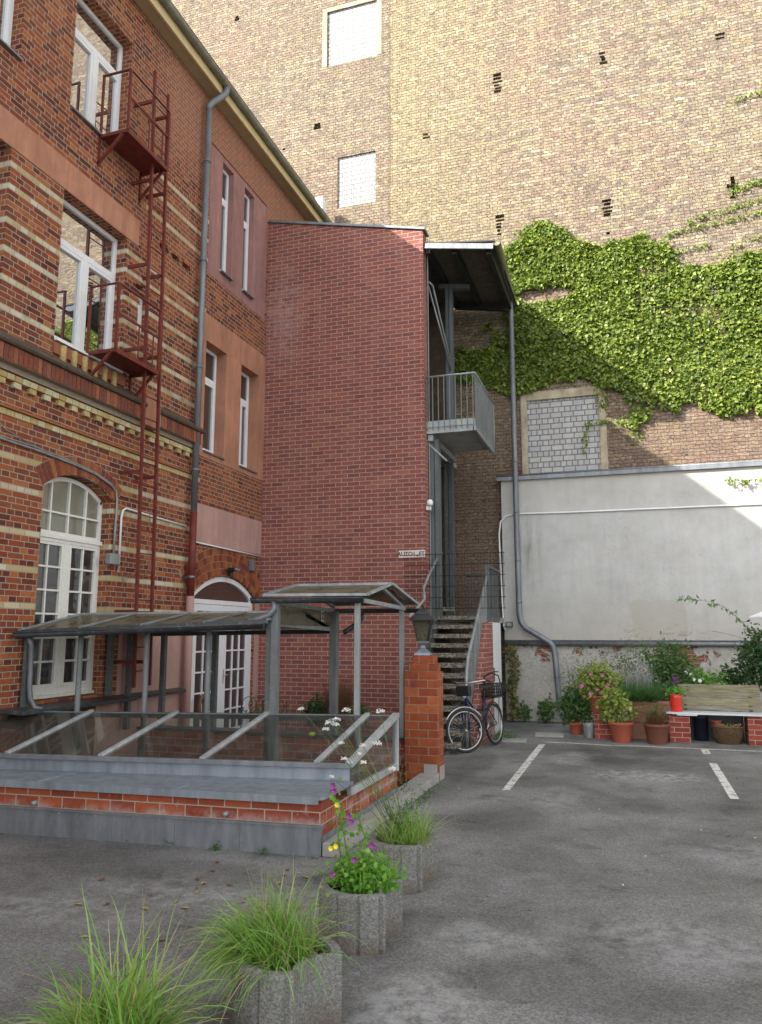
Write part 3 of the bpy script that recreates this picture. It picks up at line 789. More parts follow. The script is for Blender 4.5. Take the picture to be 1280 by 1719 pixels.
# cornice: weathered ledge, soldier bricks, yellow dentils
mb = MB()
for a, b in ((-6, 9.55), (9.93, 11.22)):
    mb.hexa([(XF - .02, a, 5.20), (XF + .20, a, 5.20), (XF + .20, b, 5.20), (XF - .02, b, 5.20)], [(XF - .02, a, 5.42), (XF + .22, a, 5.235), (XF + .22, b, 5.235), (XF - .02, b, 5.42)])
mb.build('cornice_ledge', M['sandstone'], H, bevel=.008)
mb = MB(); mb2 = MB(); mbs = MB()
y = -6.0
while y < 11.15:
    if not 9.5 < y < 9.93:
        d = random.uniform(-.004, .004)
        (mb if y < 9.7 else mbs).box(XF - .01, XF + .165 + d, y, y + .068, 5.005, 5.197)
    y += .078
mb.build('soldier_course', M['soldier'], H); mbs.build('soldier_course', M['soldier'], H)
mb2.box(XF - .01, XF + .155, -6, 9.55, 5.0, 5.199); mb2.box(XF - .01, XF + .155, 9.93, 11.17, 5.0, 5.199)
mb2.box(XF - .01, XF + .07, -6, 11.17, 4.925, 4.999)
mb2.build('cornice_core', M['mortar'], H)
mb = MB()
y = -6.0; i = 0
while y < 11.05:
    mb.box(XF - .01, XF + .060, y, y + .118, 4.835, 4.905)
    if i % 2 == 0: mb.box(XF - .01, XF + .050, y, y + .115, 4.76, 4.828)
    y += .126; i += 1
mb.build('yellow_dentils', M['yellow_brick'], H)
mb = MB()
y = -6.0
while y < 11.05:
    mb.box(XF - .01, XF + .018, y, y + .12, 4.41, 4.48); y += .128
mb.build('yellow_string_course', M['yellow_brick'], H)
mb = MB(); mb.box(XF - .01, XF + .05, -6, 11.14, 4.488, 4.515); mb.build('string_course_shadow_lip', M['voussoir'], H)
mb = MB(); mb.box(XF + .001, XF + .185, 9.555, 9.925, 4.93, 5.42); mb.build('plaster_box', M['terracotta_plaster'], H, bevel=.01)
# six yellow pilaster stubs under the first-floor window
mb = MB()
mb.box(XF + .001, XF + .03, wy0 - .02, wy1 + .1, 5.43, 5.58)
mb.build('sooty_apron', M['soldier'], H)
for i in range(6):
    yy = wy0 + .14 + i * .21
    m = MB(); m.tube([(XF + .035, yy, 5.30 + .0), (XF + .035, yy, 5.565)], .045, 12)
    m.build('pilaster_stub', M['yellow_brick'], H)

def win(parent, y0, y1, z0, z1, xf, kind, paint='white_frame', pane='pane_hi', sill=True):
    """kind: 'T' transom+two casements; 'S' single narrow with transom"""
    fw = .055; w = MB()
    def b(u0, u1, v0, v1, d0=0.0, d1=.06): w.box(xf - d0, xf - d1, u0, u1, v0, v1)
    b(y0, y0 + fw, z0, z1); b(y1 - fw, y1, z0, z1); b(y0 + fw, y1 - fw, z1 - fw, z1); b(y0 + fw, y1 - fw, z0, z0 + fw)
    zt = z0 + (z1 - z0) * .70
    b(y0 + fw, y1 - fw, zt - .045, zt + .045, -.012)
    # casement sashes
    if kind == 'T':
        ym = (y0 + y1) / 2
        sp = [(y0 + fw, ym - .035, z0 + fw, zt - .045), (ym + .035, y1 - fw, z0 + fw, zt - .045)]
        b(ym - .035, ym + .035, z0 + fw, zt - .045, -.018)
    else: sp = [(y0 + fw, y1 - fw, z0 + fw, zt - .045)]
    for a, c, d, e in sp:
        s_ = .05
        for q in ((a, a + s_, d, e), (c - s_, c, d, e), (a + s_, c - s_, d, d + s_), (a + s_, c - s_, e - s_, e)): b(*q, -.008, .05)
    f = w.build('window', M[paint], parent, bevel=.004)
    p = MB(); p.box(xf - .030, xf - .036, y0 + fw * .5, y1 - fw * .5, z0 + fw * .5, z1 - fw * .5)
    p.build('pane', M[pane], f)
    if sill:
        s_ = MB(); s_.hexa([(xf - .02, y0 - .0, z0 - .03), (XF + .05, y0 - .0, z0 - .055), (XF + .05, y1, z0 - .055), (xf - .02, y1, z0 - .03)], [(xf - .02, y0, z0 - .005), (XF + .05, y0, z0 - .03), (XF + .05, y1, z0 - .03), (xf - .02, y1, z0 - .005)])
        s_.build('sill', M['zinc'] if sill is True else M[sill], f)
    return f
xg = XF - .17
tag(win(H, wy0 + .002, wy1 - .002, 5.66, 7.728, xg, 'T', sill='white_frame'), 'first-floor white window beside the lower fire escape platform')
tag(win(H, wy0 + .002, 8.998, 8.98, 10.898, xg, 'T'), 'second-floor white window beside the upper fire escape platform')
tag(win(H, 5.302, 6.828, 5.66, 7.728, xg, 'T'), 'first-floor white window cut by the left edge of the photo')
tag(win(H, 5.302, 6.848, 8.98, 10.898, xg, 'T'), 'second-floor white window cut by the left edge of the photo')
tag(win(H, 9.472, 9.718, 6.43, 7.018, XF - .1, 'S', sill=None, pane='pane_mid', paint='old_white'), 'tiny narrow window behind the wall ladder')
tag(win(H, 11.472, 12.198, 5.02, 6.998, XF - .2, 'S', pane='pane_mid'), 'tall narrow window in terracotta plaster, next to the downpipe')
tag(win(H, 12.782, 13.498, 5.02, 6.998, XF - .2, 'T', pane='pane_mid'), 'tall narrow window in terracotta plaster, next to the stair tower')
tag(win(H, 11.882, 12.298, 8.54, 10.715, XF - .13, 'S', pane='pane_mid'), 'deep slit window in the purple field, next to the downpipe')
tag(win(H, 12.752, 13.168, 8.54, 10.715, XF - .13, 'S', pane='pane_mid'), 'deep slit window in the purple field, next to the stair tower')
# plants standing on the inner sill of the first floor window
leaves('sill_plant', RNG.normal((0, 0, 0), (.015, .035, .045), (70, 3)) + np.array((XF - .13, wy1 - .50, 5.84)), (1, 0, 0), .035, M['leaf_yellow'], H, 1.0)

def arched_window(y0, y1, z0, zs, za, label):
    xf = XF - .17
    w = MB(); fw = .06
    def b(u0, u1, v0, v1, d0=0.0, d1=.06): w.box(xf - d0, xf - d1, u0, u1, v0, v1)
    b(y0, y0 + fw, z0, zs + .01); b(y1 - fw, y1, z0, zs + .01); b(y0 + fw, y1 - fw, z0, z0 + .09); b(y0 + .03, y1 - .03, z0 - .03, z0 + .01, -.06, .06)
    zt = 3.02
    b(y0 + fw, y1 - fw, zt, zt + .14, -.015); b(y0, y1, zt + .045, zt + .10, -.035, 0)
    a, (cu, cv, r, ang) = arc(y0, y1, zs, za, 16)
    for (ua, va_), (ub, vb) in zip(a, a[1:]):
        def inn(u, v): 
            k = (r - fw) / r; return cu + (u - cu) * k, cv + (v - cv) * k
        ia = inn(ua, va_); ib = inn(ub, vb)
        pts = [(ua, va_), (ub, vb), ib, ia]
        w.add([(xf - .06, *p) for p in pts] + [(xf, *p) for p in pts], [[4, 5, 6, 7], [3, 2, 1, 0], [0, 1, 5, 4], [2, 3, 7, 6]])
    ym = (y0 + y1) / 2
    b(ym - .055, ym + .055, z0 + .09, zt, -.012)
    cw = (y1 - y0 - 2 * fw - .11) / 2
    st = .04
    for s0 in (y0 + fw, ym + .055):
        for q in ((s0, s0 + st, z0 + .09, zt), (s0 + cw - st, s0 + cw, z0 + .09, zt)): b(*q, -.006, .05)
        b(s0 + st, s0 + cw - st, z0 + .09, z0 + .14, -.006, .05); b(s0 + st, s0 + cw - st, zt - .04, zt, -.006, .05)
        b(s0 + cw / 2 - .013, s0 + cw / 2 + .013, z0 + .14, zt - .04, 0, .045)
        for i in range(1, 6):
            zz = z0 + .12 + (zt - z0 - .14) * i / 6
            b(s0 + st, s0 + cw - st, zz - .013, zz + .013, -.002, .046)
    for i in range(1, 4):
        u = y0 + (y1 - y0) * i / 4
        top = cv + math.sqrt(r * r - (u - cu) ** 2) - .03
        b(u - .014, u + .014, zt + .14, top, -.002)
    b(y0 + fw, y1 - fw, 3.40, 3.427, -.004)
    f = w.build('window', M['old_white'], H, bevel=.003)
    tag(f, label)
    p = MB(); p.box(xf - .032, xf - .038, y0 + .03, y1 - .03, z0 + .03, zt + .02); p.build('pane', M['pane_mid'], f)
    p = MB(); pts = [(y0 + .03, zt + .1)] + [(cu + (u - cu) * .98, cv + (v - cv) * (r - .03) / r) for u, v in a] + [(y1 - .03, zt + .1)]
    p.add([(xf - .035, *q) for q in pts], [list(range(len(pts)))]); p.build('pane', M['pane_curtain'], f)
arched_window(wy0 + .004, wy1 - .004, 1.06, 3.69, 3.915, 'tall ground-floor arched window with small panes behind the glass canopy')
arched_window(4.904, 6.196, 1.06, 3.69, 3.915, 'arched window left of the photo')

# arched double door
w = MB(); xf = XF - .05
dy0, dy1 = 11.36, 13.59
def b(u0, u1, v0, v1, d0=0.0, d1=.06): w.box(xf - d0, xf - d1, u0, u1, v0, v1)
b(dy0, dy0 + .09, 0, 2.50); b(dy1 - .09, dy1, 0, 2.50); b(dy0 + .09, dy1 - .09, 2.34, 2.42, -.015)
a, (cu, cv, r, ang) = arc(dy0, dy1, 2.50, 2.85, 20)
for (ua, va_), (ub, vb) in zip(a, a[1:]):
    k = (r - .09) / r
    pts = [(ua, va_), (ub, vb), (cu + (ub - cu) * k, cv + (vb - cv) * k), (cu + (ua - cu) * k, cv + (va_ - cv) * k)]
    w.add([(xf - .06, *p) for p in pts] + [(xf + .01, *p) for p in pts], [[4, 5, 6, 7], [3, 2, 1, 0], [0, 1, 5, 4], [2, 3, 7, 6]])
df = w.build('door_frame', M['white_frame'], H, bevel=.004)
p = MB(); pts = [(dy0 + .05, 2.38)] + [(cu + (u - cu) * .96, cv + (v - cv) * (r - .05) / r) for u, v in a] + [(dy1 - .05, 2.38)]
p.add([(xf - .035, *q) for q in pts], [list(range(len(pts)))]); p.build('fanlight_pane', M['pane_fan'], df)
ym = (dy0 + dy1) / 2
for s0, s1 in ((dy0 + .09, ym - .004), (ym + .004, dy1 - .09)):
    w = MB()
    b(s0, s0 + .13, .02, 2.335, -.005, .045); b(s1 - .13, s1, .02, 2.335, -.005, .045)
    b(s0 + .13, s1 - .13, .02, .14, -.005, .045); b(s0 + .13, s1 - .13, 2.22, 2.335, -.005, .045)
    iw = s1 - s0 - .26
    for i in (1, 2): b(s0 + .13 + iw * i / 3 - .014, s0 + .13 + iw * i / 3 + .014, .14, 2.22, -.002, .04)
    for i in range(1, 6): zz = .14 + (2.22 - .14) * i / 6; b(s0 + .13, s1 - .13, zz - .014, zz + .014, -.004, .041)
    d = w.build('door', M['white_frame'], H, bevel=.003)
    p = MB(); p.box(xf - .022, xf - .028, s0 + .1, s1 - .1, .1, 2.26); p.build('pane', M['pane_mid'], d)
    if s0 > ym:
        p = MB(); p.box(xf + .006, xf + .012, s0 + .03, s0 + .06, .95, 1.2); p.tube([(xf + .01, s0 + .045, 1.1), (xf + .055, s0 + .045, 1.1), (xf + .055, s0 + .15, 1.1)], .009, 6)
        p.build('handle', M['chrome'], d)
p = MB(); p.box(xf - .019, xf - .015, dy0 + .24, dy0 + .40, 2.03, 2.2); st = p.build('door_sticker', plain('blue_sticker', (.03, .05, .2), .4), df)
p = MB(); p.box(xf - .0145, xf - .011, dy0 + .27, dy0 + .36, 2.09, 2.16); p.build('sticker_symbol', M['white_petal'], df)
# projecting zinc ledge
mb = MB(); mb.hexa([(XF - .01, 7.3, .93), (XF + .34, 7.3, .915), (XF + .34, 9.45, .915), (XF - .01, 9.45, .93)], [(XF - .01, 7.3, .985), (XF + .34, 7.3, .955), (XF + .34, 9.45, .955), (XF - .01, 9.45, .985)])
mb.hexa([(XF - .01, 9.45, .93), (XF + .16, 9.45, .915), (XF + .16, 11.0, .915), (XF - .01, 11.0, .93)], [(XF - .01, 9.45, .985), (XF + .16, 9.45, .955), (XF + .16, 11.0, .955), (XF - .01, 11.0, .985)])
mb.build('base_ledge', M['gutter_dark'], H, bevel=.006)
# eaves, fascia, roof
mb = MB(); mb.box(XF - .02, -6.74, -6.3, 17.05, 11.655, 11.69); mb.build('soffit', M['soffit'], H)
mb = MB(); mb.box(-6.738, -6.70, -6.3, 17.05, 11.63, 11.87); mb.build('fascia', M['cream'], H)
mb = MB(); mb.add([(-6.60, -6.4, 11.885), (-6.60, 17.06, 11.885), (-11.4, 17.06, 14.1), (-11.4, -6.4, 14.1), (-16.2, -6.4, 11.9), (-16.2, 17.06, 11.9),
                   (-6.60, -6.4, 11.905), (-6.60, 17.06, 11.905), (-11.4, 17.06, 14.16), (-11.4, -6.4, 14.16), (-16.2, -6.4, 11.93), (-16.2, 17.06, 11.93)],
                  [[0, 1, 2, 3], [3, 2, 5, 4], [6, 9, 8, 7], [9, 10, 11, 8], [0, 6, 7, 1], [0, 3, 4, 10, 9, 6], [1, 7, 8, 11, 5, 2], [4, 5, 11, 10]])
mb.build('roof', M['roof'], H)
mb = MB(); mb.gutter((-6.63, -6.4, 11.86), (-6.63, 16.98, 11.86), .075)
for i in range(26): yy = -6 + i * .9; mb.tube([(-6.63 + .078 * math.cos(t), yy, 11.86 - .078 * math.sin(t)) for t in [PI * q / 8 for q in range(9)]], .009, 5)
mb.build('gutter', zinc('olive_grey_gutter', (.20, .19, .14), .5, .3), H)
o = MB().box(-7.05, -6.87, 16.55, 16.8, 11.95, 12.7).build('roof_vent', M['white_frame'], bevel=.01); tag(o, 'small white vent box on the roof edge near the far gutter end', 'roof vent')

# ---------------------------------------------------------------- downpipes
def bands_on(mb, path_r, pts, zs): pass
t = thing('downpipe', 'tall zinc downpipe with a red painted lower section between ladder and narrow windows', 'downpipe', (-6.84, 11.08, 0))
def rel(pts, base): return [(p[0] - base[0], p[1] - base[1], p[2] - base[2]) for p in pts]
B = (-6.84, 11.08, 0)
m = MB(); m.tube(rel([(-6.63, 11.32, 11.80), (-6.63, 11.31, 11.70), (-6.65, 11.28, 11.62), (-6.80, 11.12, 11.38), (-6.84, 11.08, 11.3), (-6.84, 11.08, 11.2)], B), .058, 12)
m.tube(rel([(-6.84, 11.08, 11.25), (-6.84, 11.08, 3.82)], B), .055, 14); m.build('pipe', M['zinc'], t)
m = MB(); m.tube(rel([(-6.84, 11.08, 3.83), (-6.84, 11.08, 2.42)], B), .059, 14); m.build('red_section', M['rust_red'], t)
m = MB(); m.tube(rel([(-6.84, 11.08, 2.44), (-6.84, 11.08, 0)], B), .063, 14); m.build('pink_section', M['pink_plaster'], t)
for z in (10.2, 8.3, 6.35, 4.55, 2.75):
    m = MB(); m.tube([(0, 0, z - .02), (0, 0, z + .02)], .066, 14); m.bar((-.12, 0, z), (0, 0, z), .02, .03); m.build('clamp', M['zinc'], t)

t = thing('downpipe', 'dark grey downpipe from the stair roof down the pale rendered wall, bent near the ground', 'downpipe', (-1.4, 16.75, 0))
B = (-1.4, 16.75, 0)
m = MB(); m.tube(rel([(-2.27, 16.55, 9.45), (-2.27, 16.62, 9.3), (-2.27, 16.75, 9.1), (-2.275, 16.75, 4.0), (-2.27, 16.75, 2.25), (-2.24, 16.75, 2.08), (-2.15, 16.75, 1.95), (-1.66, 16.72, 1.66), (-1.58, 16.7, 1.58), (-1.55, 16.7, 1.45), (-1.48, 16.7, .3), (-1.42, 16.7, .12), (-1.33, 16.66, .03)], B), .06, 12)
m.build('pipe', M['zinc'], t)
for z, x in ((8.0, -2.27), (5.6, -2.27), (4.45, -2.27), (3.4, -2.27), (2.5, -2.27), (.95, -1.52)):
    m = MB(); m.tube([(x + 1.4, 0 if z > 1 else -.05, z - .02), (x + 1.4, 0 if z > 1 else -.05, z + .02)], .068, 12); m.build('clamp', M['zinc'], t)

# ---------------------------------------------------------------- firewall house behind
YF = 17.1
FW = thing('firewall_house', 'towering windowless yellow brick firewall filling the background', 'building', (0, YF, 0))
holes = []
def hole(x, z, n=4, cross=True):
    for i in range(n):
        w = random.choice((.10, .16, .22)) if cross else .12
        holes.append((x - w / 2 + random.uniform(-.03, .03), x + w / 2 + random.uniform(-.03, .03), z + i * .0875, z + i * .0875 + random.choice((.05, .07, .0870)), .16, 'back'))
for x, z, n in ((-2.5, 14.95, 6), (0, 15.1, 4), (-.05, 11.25, 5), (-.05, 10.8, 1), (-2.54, 11.2, 6), (2.57, 11.2, 6), (-4.32, 14.1, 2), (-9.78, 18.9, 2), (-7.27, 15.0, 2), (-8.23, 14.6, 1), (2.55, 15.1, 2), (-6.6, 19.3, 3), (5.2, 15, 4), (5.2, 11, 5)): hole(x, z, n)
BW = [(-7.03, -5.60, 16.77, 18.42), (-6.68, -5.65, 12.64, 14.05), (-2.03, -.44, 5.0, 7.07)]
ops = holes + [(a, b, c, d, .05) for a, b, c, d in BW]
mb = MB(); wall_open(mb, 1, YF, -19, 16, -.5, 23, ops, 1)
mb.quad((-19, YF, 23), (16, YF, 23), (16, 30, 23), (-19, 30, 23)); mb.quad((16, YF, 23), (16, YF, -.5), (16, 30, -.5), (16, 30, 23)); mb.quad((-19, YF, -.5), (-19, YF, 23), (-19, 30, 23), (-19, 30, -.5))
o = mb.build('brick_wall', M['fire'], FW); o.location = (0, -YF, 0)
lbl = ['topmost bricked-up opening with a plaster margin', 'middle bricked-up opening of white blocks', 'lowest bricked-up opening, half overgrown by an ivy strand']
for i, (a, b_, c, d) in enumerate(BW):
    m = MB(); m.box(a - .01, b_ + .01, YF + .045, YF + .1, c - .01, d + .01)
    o = m.build('block_infill', M['blocks'], FW); o.location = (0, -YF, 0); tag(o, lbl[i])
def surround(a, b_, c, d, l, r_, t_, mat):
    m = MB(); n = 14
    def strip(u0, u1, v0, v1): m.box(u0, u1, YF - .014, YF + .02, v0, v1)
    strip(a - l, a + .012, c, d + t_); strip(b_ - .012, b_ + r_, c, d + t_); strip(a + .012, b_ - .012, d - .012, d + t_)
    o = m.build('plaster_surround', mat, FW, bevel=.01); o.location = (0, -YF, 0)
beige = plaster('beige_render', (.40, .35, .25), .2, 3.0)
surround(*BW[2], .13, .14, .19, beige)
surround(*BW[0], .12, .12, .10, plaster('pale_buff_render', (.46, .38, .25), .2, 3.0))

# ---------------------------------------------------------------- rendered wall in front of the firewall
YG = 16.9
t = thing('rendered_wall', 'pale grey rendered wall panel with dark zinc top edge below the ivy', 'wall', (0, YG, 0))
m = MB(); m.box(-2.62, 9, 0, .19, 1.66, 5.24); m.build('render_panel', M['grey_render'], t, bevel=.008)
m = MB(); m.box(-2.70, 9, -.05, .196, 5.245, 5.27); m.tube([(-2.7, -.05, 5.285), (9, -.05, 5.285)], .03, 8); m.box(-2.7, 9, -.075, -.052, 5.19, 5.29)
m.build('coping', M['zinc'], t)
t = thing('old_wall_base', 'crumbling whitish lower wall with bare red brick patches behind the plants', 'wall', (0, YG, 0))
m = MB(); nx, nz = 150, 26
vs = []; 
for j in range(nz + 1):
    for i in range(nx + 1):
        x = -2.62 + i * .078; z = -.02 + j * 1.66 / nz
        vs.append((x, .02 + .022 * math.sin(x * 3.1 + z * 2) * math.cos(x * 1.3 - z * 4) + random.uniform(-.006, .006), z))
m.add(vs, [[j * (nx + 1) + i, j * (nx + 1) + i + 1, (j + 1) * (nx + 1) + i + 1, (j + 1) * (nx + 1) + i] for j in range(nz) for i in range(nx)], True)
m.build('rough_render', M['old_wall'], t)
t = thing('wall_pipe', 'long dark grey pipe running horizontally along the foot of the rendered wall', 'pipe', (0, 16.84, 1.62))
m = MB(); m.tube([(-2.6, 0, .0), (9, 0, -.0)], .05, 12); m.build('pipe', M['zinc'], t)
m = MB(); m.box(-2.62, 9, -.01, .05, .052, .075); m.build('drip_edge', M['gutter_dark'], t)
t = thing('cable_conduit', 'thin white conduit crossing the rendered wall and dropping at its left corner', 'conduit', (0, 16.87, 0))
m = MB(); m.tube([(9, 0, 4.42), (2, 0, 4.41), (-1.2, 0, 4.42), (-2.3, 0, 4.44), (-2.52, 0, 4.40), (-2.64, 0, 4.28), (-2.68, 0, 4.0), (-2.66, 0, 3.0), (-2.63, 0, 2.0), (-2.60, 0, 1.9)], .018, 8)
m.build('pipe', M['white_frame'], t)
t = thing('floodlight', 'tiny dark floodlight low on the left corner of the rendered wall', 'lamp', (-2.50, 16.9, 2.02))
m = MB(); m.box(-.07, .07, -.10, -.04, -.05, .06); m.bar((0, -.04, 0), (0, 0, -.03), .02, .02); m.build('housing', M['black'], t, bevel=.006)
m = MB(); m.box(-.055, .055, -.106, -.101, -.035, .045); m.build('lens', M['galv'], t)

# ---------------------------------------------------------------- ivy on the firewall
IV = [(-3.9, 8.1), (-3.3, 8.6), (-2.5, 9.3), (-2.42, 11.0), (-2.0, 11.05), (-1.54, 11.4), (-1.0, 11.1), (-.6, 10.75), (0, 10.55), (.6, 10.62), (1.15, 10.4), (1.4, 9.85), (2.2, 9.62), (3.0, 9.8), (4.2, 10.2), (5.5, 9.9), (7, 9.0), (7, 6.0), (5, 5.7), (3.4, 5.75), (2.78, 6.1), (2.3, 6.4), (2.0, 6.45), (1.5, 6.65), (1.2, 6.55), (.8, 6.7), (.62, 6.3), (.33, 6.15), (.22, 6.7), (-.1, 7.1), (-.4, 7.35), (-1.0, 7.5), (-1.7, 7.35), (-2.2, 7.25), (-2.8, 7.5), (-3.4, 7.75)]
def inpoly(x, z, P):
    c = np.zeros(len(x), bool); n = len(P); j = n - 1
    for i in range(n):
        xi, zi = P[i]; xj, zj = P[j]
        k = ((zi > z) != (zj > z)) & (x < (xj - xi) * (z - zi) / (zj - zi + 1e-12) + xi)
        c ^= k; j = i
    return c
def vnoise(x, z, s, seed):
    r = np.random.default_rng(seed).random((64, 64))
    X = x * s + 100; Z = z * s + 100
    i = np.floor(X).astype(int); j = np.floor(Z).astype(int); fx = X - i; fz = Z - j
    fx = fx * fx * (3 - 2 * fx); fz = fz * fz * (3 - 2 * fz)
    g = lambda a, b_: r[a % 64, b_ % 64]
    return (g(i, j) * (1 - fx) + g(i + 1, j) * fx) * (1 - fz) + (g(i, j + 1) * (1 - fx) + g(i + 1, j + 1) * fx) * fz
n = 210000
x = RNG.uniform(-4, 7, n); z = RNG.uniform(5.4, 11.6, n)
xj = x + .25 * (vnoise(x, z, 2.2, 1) - .5) + .12 * (vnoise(x, z, 7, 2) - .5); zj = z + .35 * (vnoise(x, z, 2.2, 3) - .5) + .15 * (vnoise(x, z, 7, 4) - .5)
ok = inpoly(xj, zj, IV)
dens = vnoise(x, z, 1.6, 5) * .6 + vnoise(x, z, 4.5, 6) * .4
gapm = ~(((x + 1.55) ** 2 / .5 + (z - 9.55) ** 2 / .035) < 1 + .6 * (vnoise(x, z, 9, 8) - .5))
ok &= gapm & ((dens > .31) | (RNG.random(n) < .22)) & ((x > -2.45) | (dens > .42))
x, z = x[ok], z[ok]
thick = .03 + .20 * (vnoise(x, z, 1.3, 9) * .6 + vnoise(x, z, 3.8, 10) * .4)
y = YF - thick * RNG.uniform(.25, 1.0, len(x))
T = thing('ivy', 'large mass of green ivy spreading over the yellow brick firewall', 'ivy', (0, YF, 6))
P = np.stack([x, y - YF, z - 6], 1)
o = leaves('foliage', P, (0.1, -1, .45), .078, M['ivy'], T, .75, 1.2, .75)
for q_ in range(26):
    sx = random.uniform(-3.2, 5.5); sz = random.uniform(6.4, 7.6); pts_ = []
    for s_ in range(9): pts_.append((sx, -.025 - .01 * math.sin(s_), sz - 6)); sx += random.uniform(-.28, .34); sz += random.uniform(.2, .5)
    pts_ = [p_ for p_ in pts_ if inpoly(np.array([p_[0]]), np.array([p_[2] + 6]), IV)[0]]
    if len(pts_) > 2: m = MB(); m.tube(pts_, .012, 5); m.build('stem', M['twig'], T)
def runner(pts, k, sp=.05, size=.07):
    L = []
    for (a, b_), (c, d) in zip(pts, pts[1:]):
        m_ = int(max(2, math.hypot(c - a, d - b_) * k))
        tt = RNG.random(m_)
        L.append(np.stack([a + (c - a) * tt + RNG.normal(0, sp, m_), RNG.uniform(-.09, -.02, m_), b_ + (d - b_) * tt + RNG.normal(0, sp, m_) - 6], 1))
    return np.concatenate(L)
ten = [([(3.2, 11.5), (2.55, 11.4), (2.62, 11.25)], 180, .05), ([(3.3, 11.1), (2.4, 10.95), (1.75, 10.85), (1.6, 10.75)], 110, .03), ([(3.3, 10.8), (2.0, 10.65), (1.3, 10.6), (1.1, 10.5)], 110, .03),
       ([(3.2, 10.3), (2.4, 10.05)], 60, .03), ([(-2.2, 11.15), (-1.8, 11.35), (-1.5, 11.4)], 120, .03), ([(2.0, 10.2), (1.3, 10.15)], 90, .03), ([(3.2, 9.75), (2.1, 9.9)], 80, .04),
       ([(.35, 6.3), (-.1, 6.42), (-.45, 6.4), (-.72, 6.42), (-.76, 6.2), (-.78, 5.9), (-.8, 5.75)], 110, .03), ([(.3, 6.6), (.28, 6.2), (.3, 5.95)], 200, .09), ([(-.45, 7.3), (-.35, 6.9), (-.38, 6.7)], 200, .08), ([(.1, 6.5), (-.1, 6.35)], 150, .08),
       ([(3.1, 13.4), (2.75, 13.35), (2.6, 13.3)], 0, .03), ([(3.4, 13.6), (2.75, 13.5)], 90, .02)]
for pts, k, sp in ten:
    if k: leaves('tendril', runner(pts, k, sp), (0, -1, .3), .055, M['ivy'], T, .6, .8, .75)

# ---------------------------------------------------------------- stair tower
YT = 13.8
T = thing('stair_tower', 'narrow dark red brick stair tower with open steel side against the house', 'building', (-3.6, YT, 0))
o_ = (-3.6, YT, 0)
def L(mb, name, mat, par, bevel=0.0):
    o = mb.build(name, mat, par, bevel); o.location = (3.6, -YT, 0) if par is T else (0, 0, 0); return o
zt = lambda x: 10.50 - .222 * (x + 6.96)
m = MB(); x0, x1 = -6.958, -3.565
m.add([(x0, YT, -.3), (x1, YT, -.3), (x1, YT, zt(x1)), (x0, YT, zt(x0)), (x0, YT + .26, -.3), (x1, YT + .26, -.3), (x1, YT + .26, zt(x1)), (x0, YT + .26, zt(x0))],
      [[0, 1, 2, 3], [5, 4, 7, 6], [1, 5, 6, 2], [3, 2, 6, 7]])
L(m, 'brick_wall', M['tower'], T)
m = MB(); e = .055
m.hexa([(x0, YT - .04, zt(x0) + .0), (x1 + .05, YT - .04, zt(x1) + .0), (x1 + .05, YT + .3, zt(x1) + .0), (x0, YT + .3, zt(x0) + .0)], [(x0, YT - .04, zt(x0) + e), (x1 + .05, YT - .04, zt(x1) + e), (x1 + .05, YT + .3, zt(x1) + e), (x0, YT + .3, zt(x0) + e)])
L(m, 'coping', M['zinc'], T, .006)
m = MB(); m.box(x1 + .012, x1 + .03, YT + .27, YT + .29, 0, 9.7); L(m, 'edge_profile', M['galv'], T)
# roof: corrugated sheet and beams continuing the slope over the open side
zr = lambda x: 9.50 - .175 * (x + 3.5)
m = MB(); nn = 60
vs = []; fs = []
for i in range(nn * 2 + 1):
    y = YT + .02 + i * (16.98 - YT - .02) / (nn * 2); dz = .018 if i % 2 else -.018
    vs += [(-6.9, y, zr(-6.9) + dz - .15), (-2.17, y, zr(-2.17) + dz)]
for i in range(nn * 2): fs.append([2 * i, 2 * i + 1, 2 * i + 3, 2 * i + 2])
m.add(vs, fs)
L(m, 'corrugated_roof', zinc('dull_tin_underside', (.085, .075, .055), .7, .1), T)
m = MB(); m.hexa([(-6.9, YT + .27, zr(-6.9) - .1), (-2.14, YT - .0, zr(-2.14) + .03), (-2.14, 17.0, zr(-2.14) + .03), (-6.9, 17.0, zr(-6.9) - .1)], [(-6.9, YT + .27, zr(-6.9) - .05), (-2.14, YT, zr(-2.14) + .06), (-2.14, 17.0, zr(-2.14) + .06), (-6.9, 17.0, zr(-6.9) - .05)])
L(m, 'roof_covering', M['roof'], T)
m = MB(); m.bar((-3.52, YT + .01, zr(-3.52) - .09), (-2.17, YT + .01, zr(-2.17) - .08), .05, .11); L(m, 'verge_board', M['zinc'], T, .004)
for xb in (-2.95, -2.28, -3.48):
    m = MB(); m.bar((xb, YT + .1, zr(xb) - .11), (xb, 16.6, zr(xb) - .11), .09, .16); L(m, 'roof_beam', M['black'], T)
m = MB(); m.bar((-3.5, 16.5, zr(-3.5) - .2), (-2.3, 16.5, zr(-2.3) - .2), .1, .16); L(m, 'roof_beam', M['black'], T)
m = MB(); m.bar((-3.6, 15.3, zr(-3.5) - .27), (-2.95, 15.3, zr(-2.95) - .27), .12, .1); L(m, 'roof_beam', M['steel_dark'], T)
m = MB(); m.gutter((-2.10, YT - .05, zr(-2.14) - .02), (-2.24, 16.62, 9.5), .07); L(m, 'gutter', zinc('mossy_gutter', (.21, .20, .13), .5, .2), T)
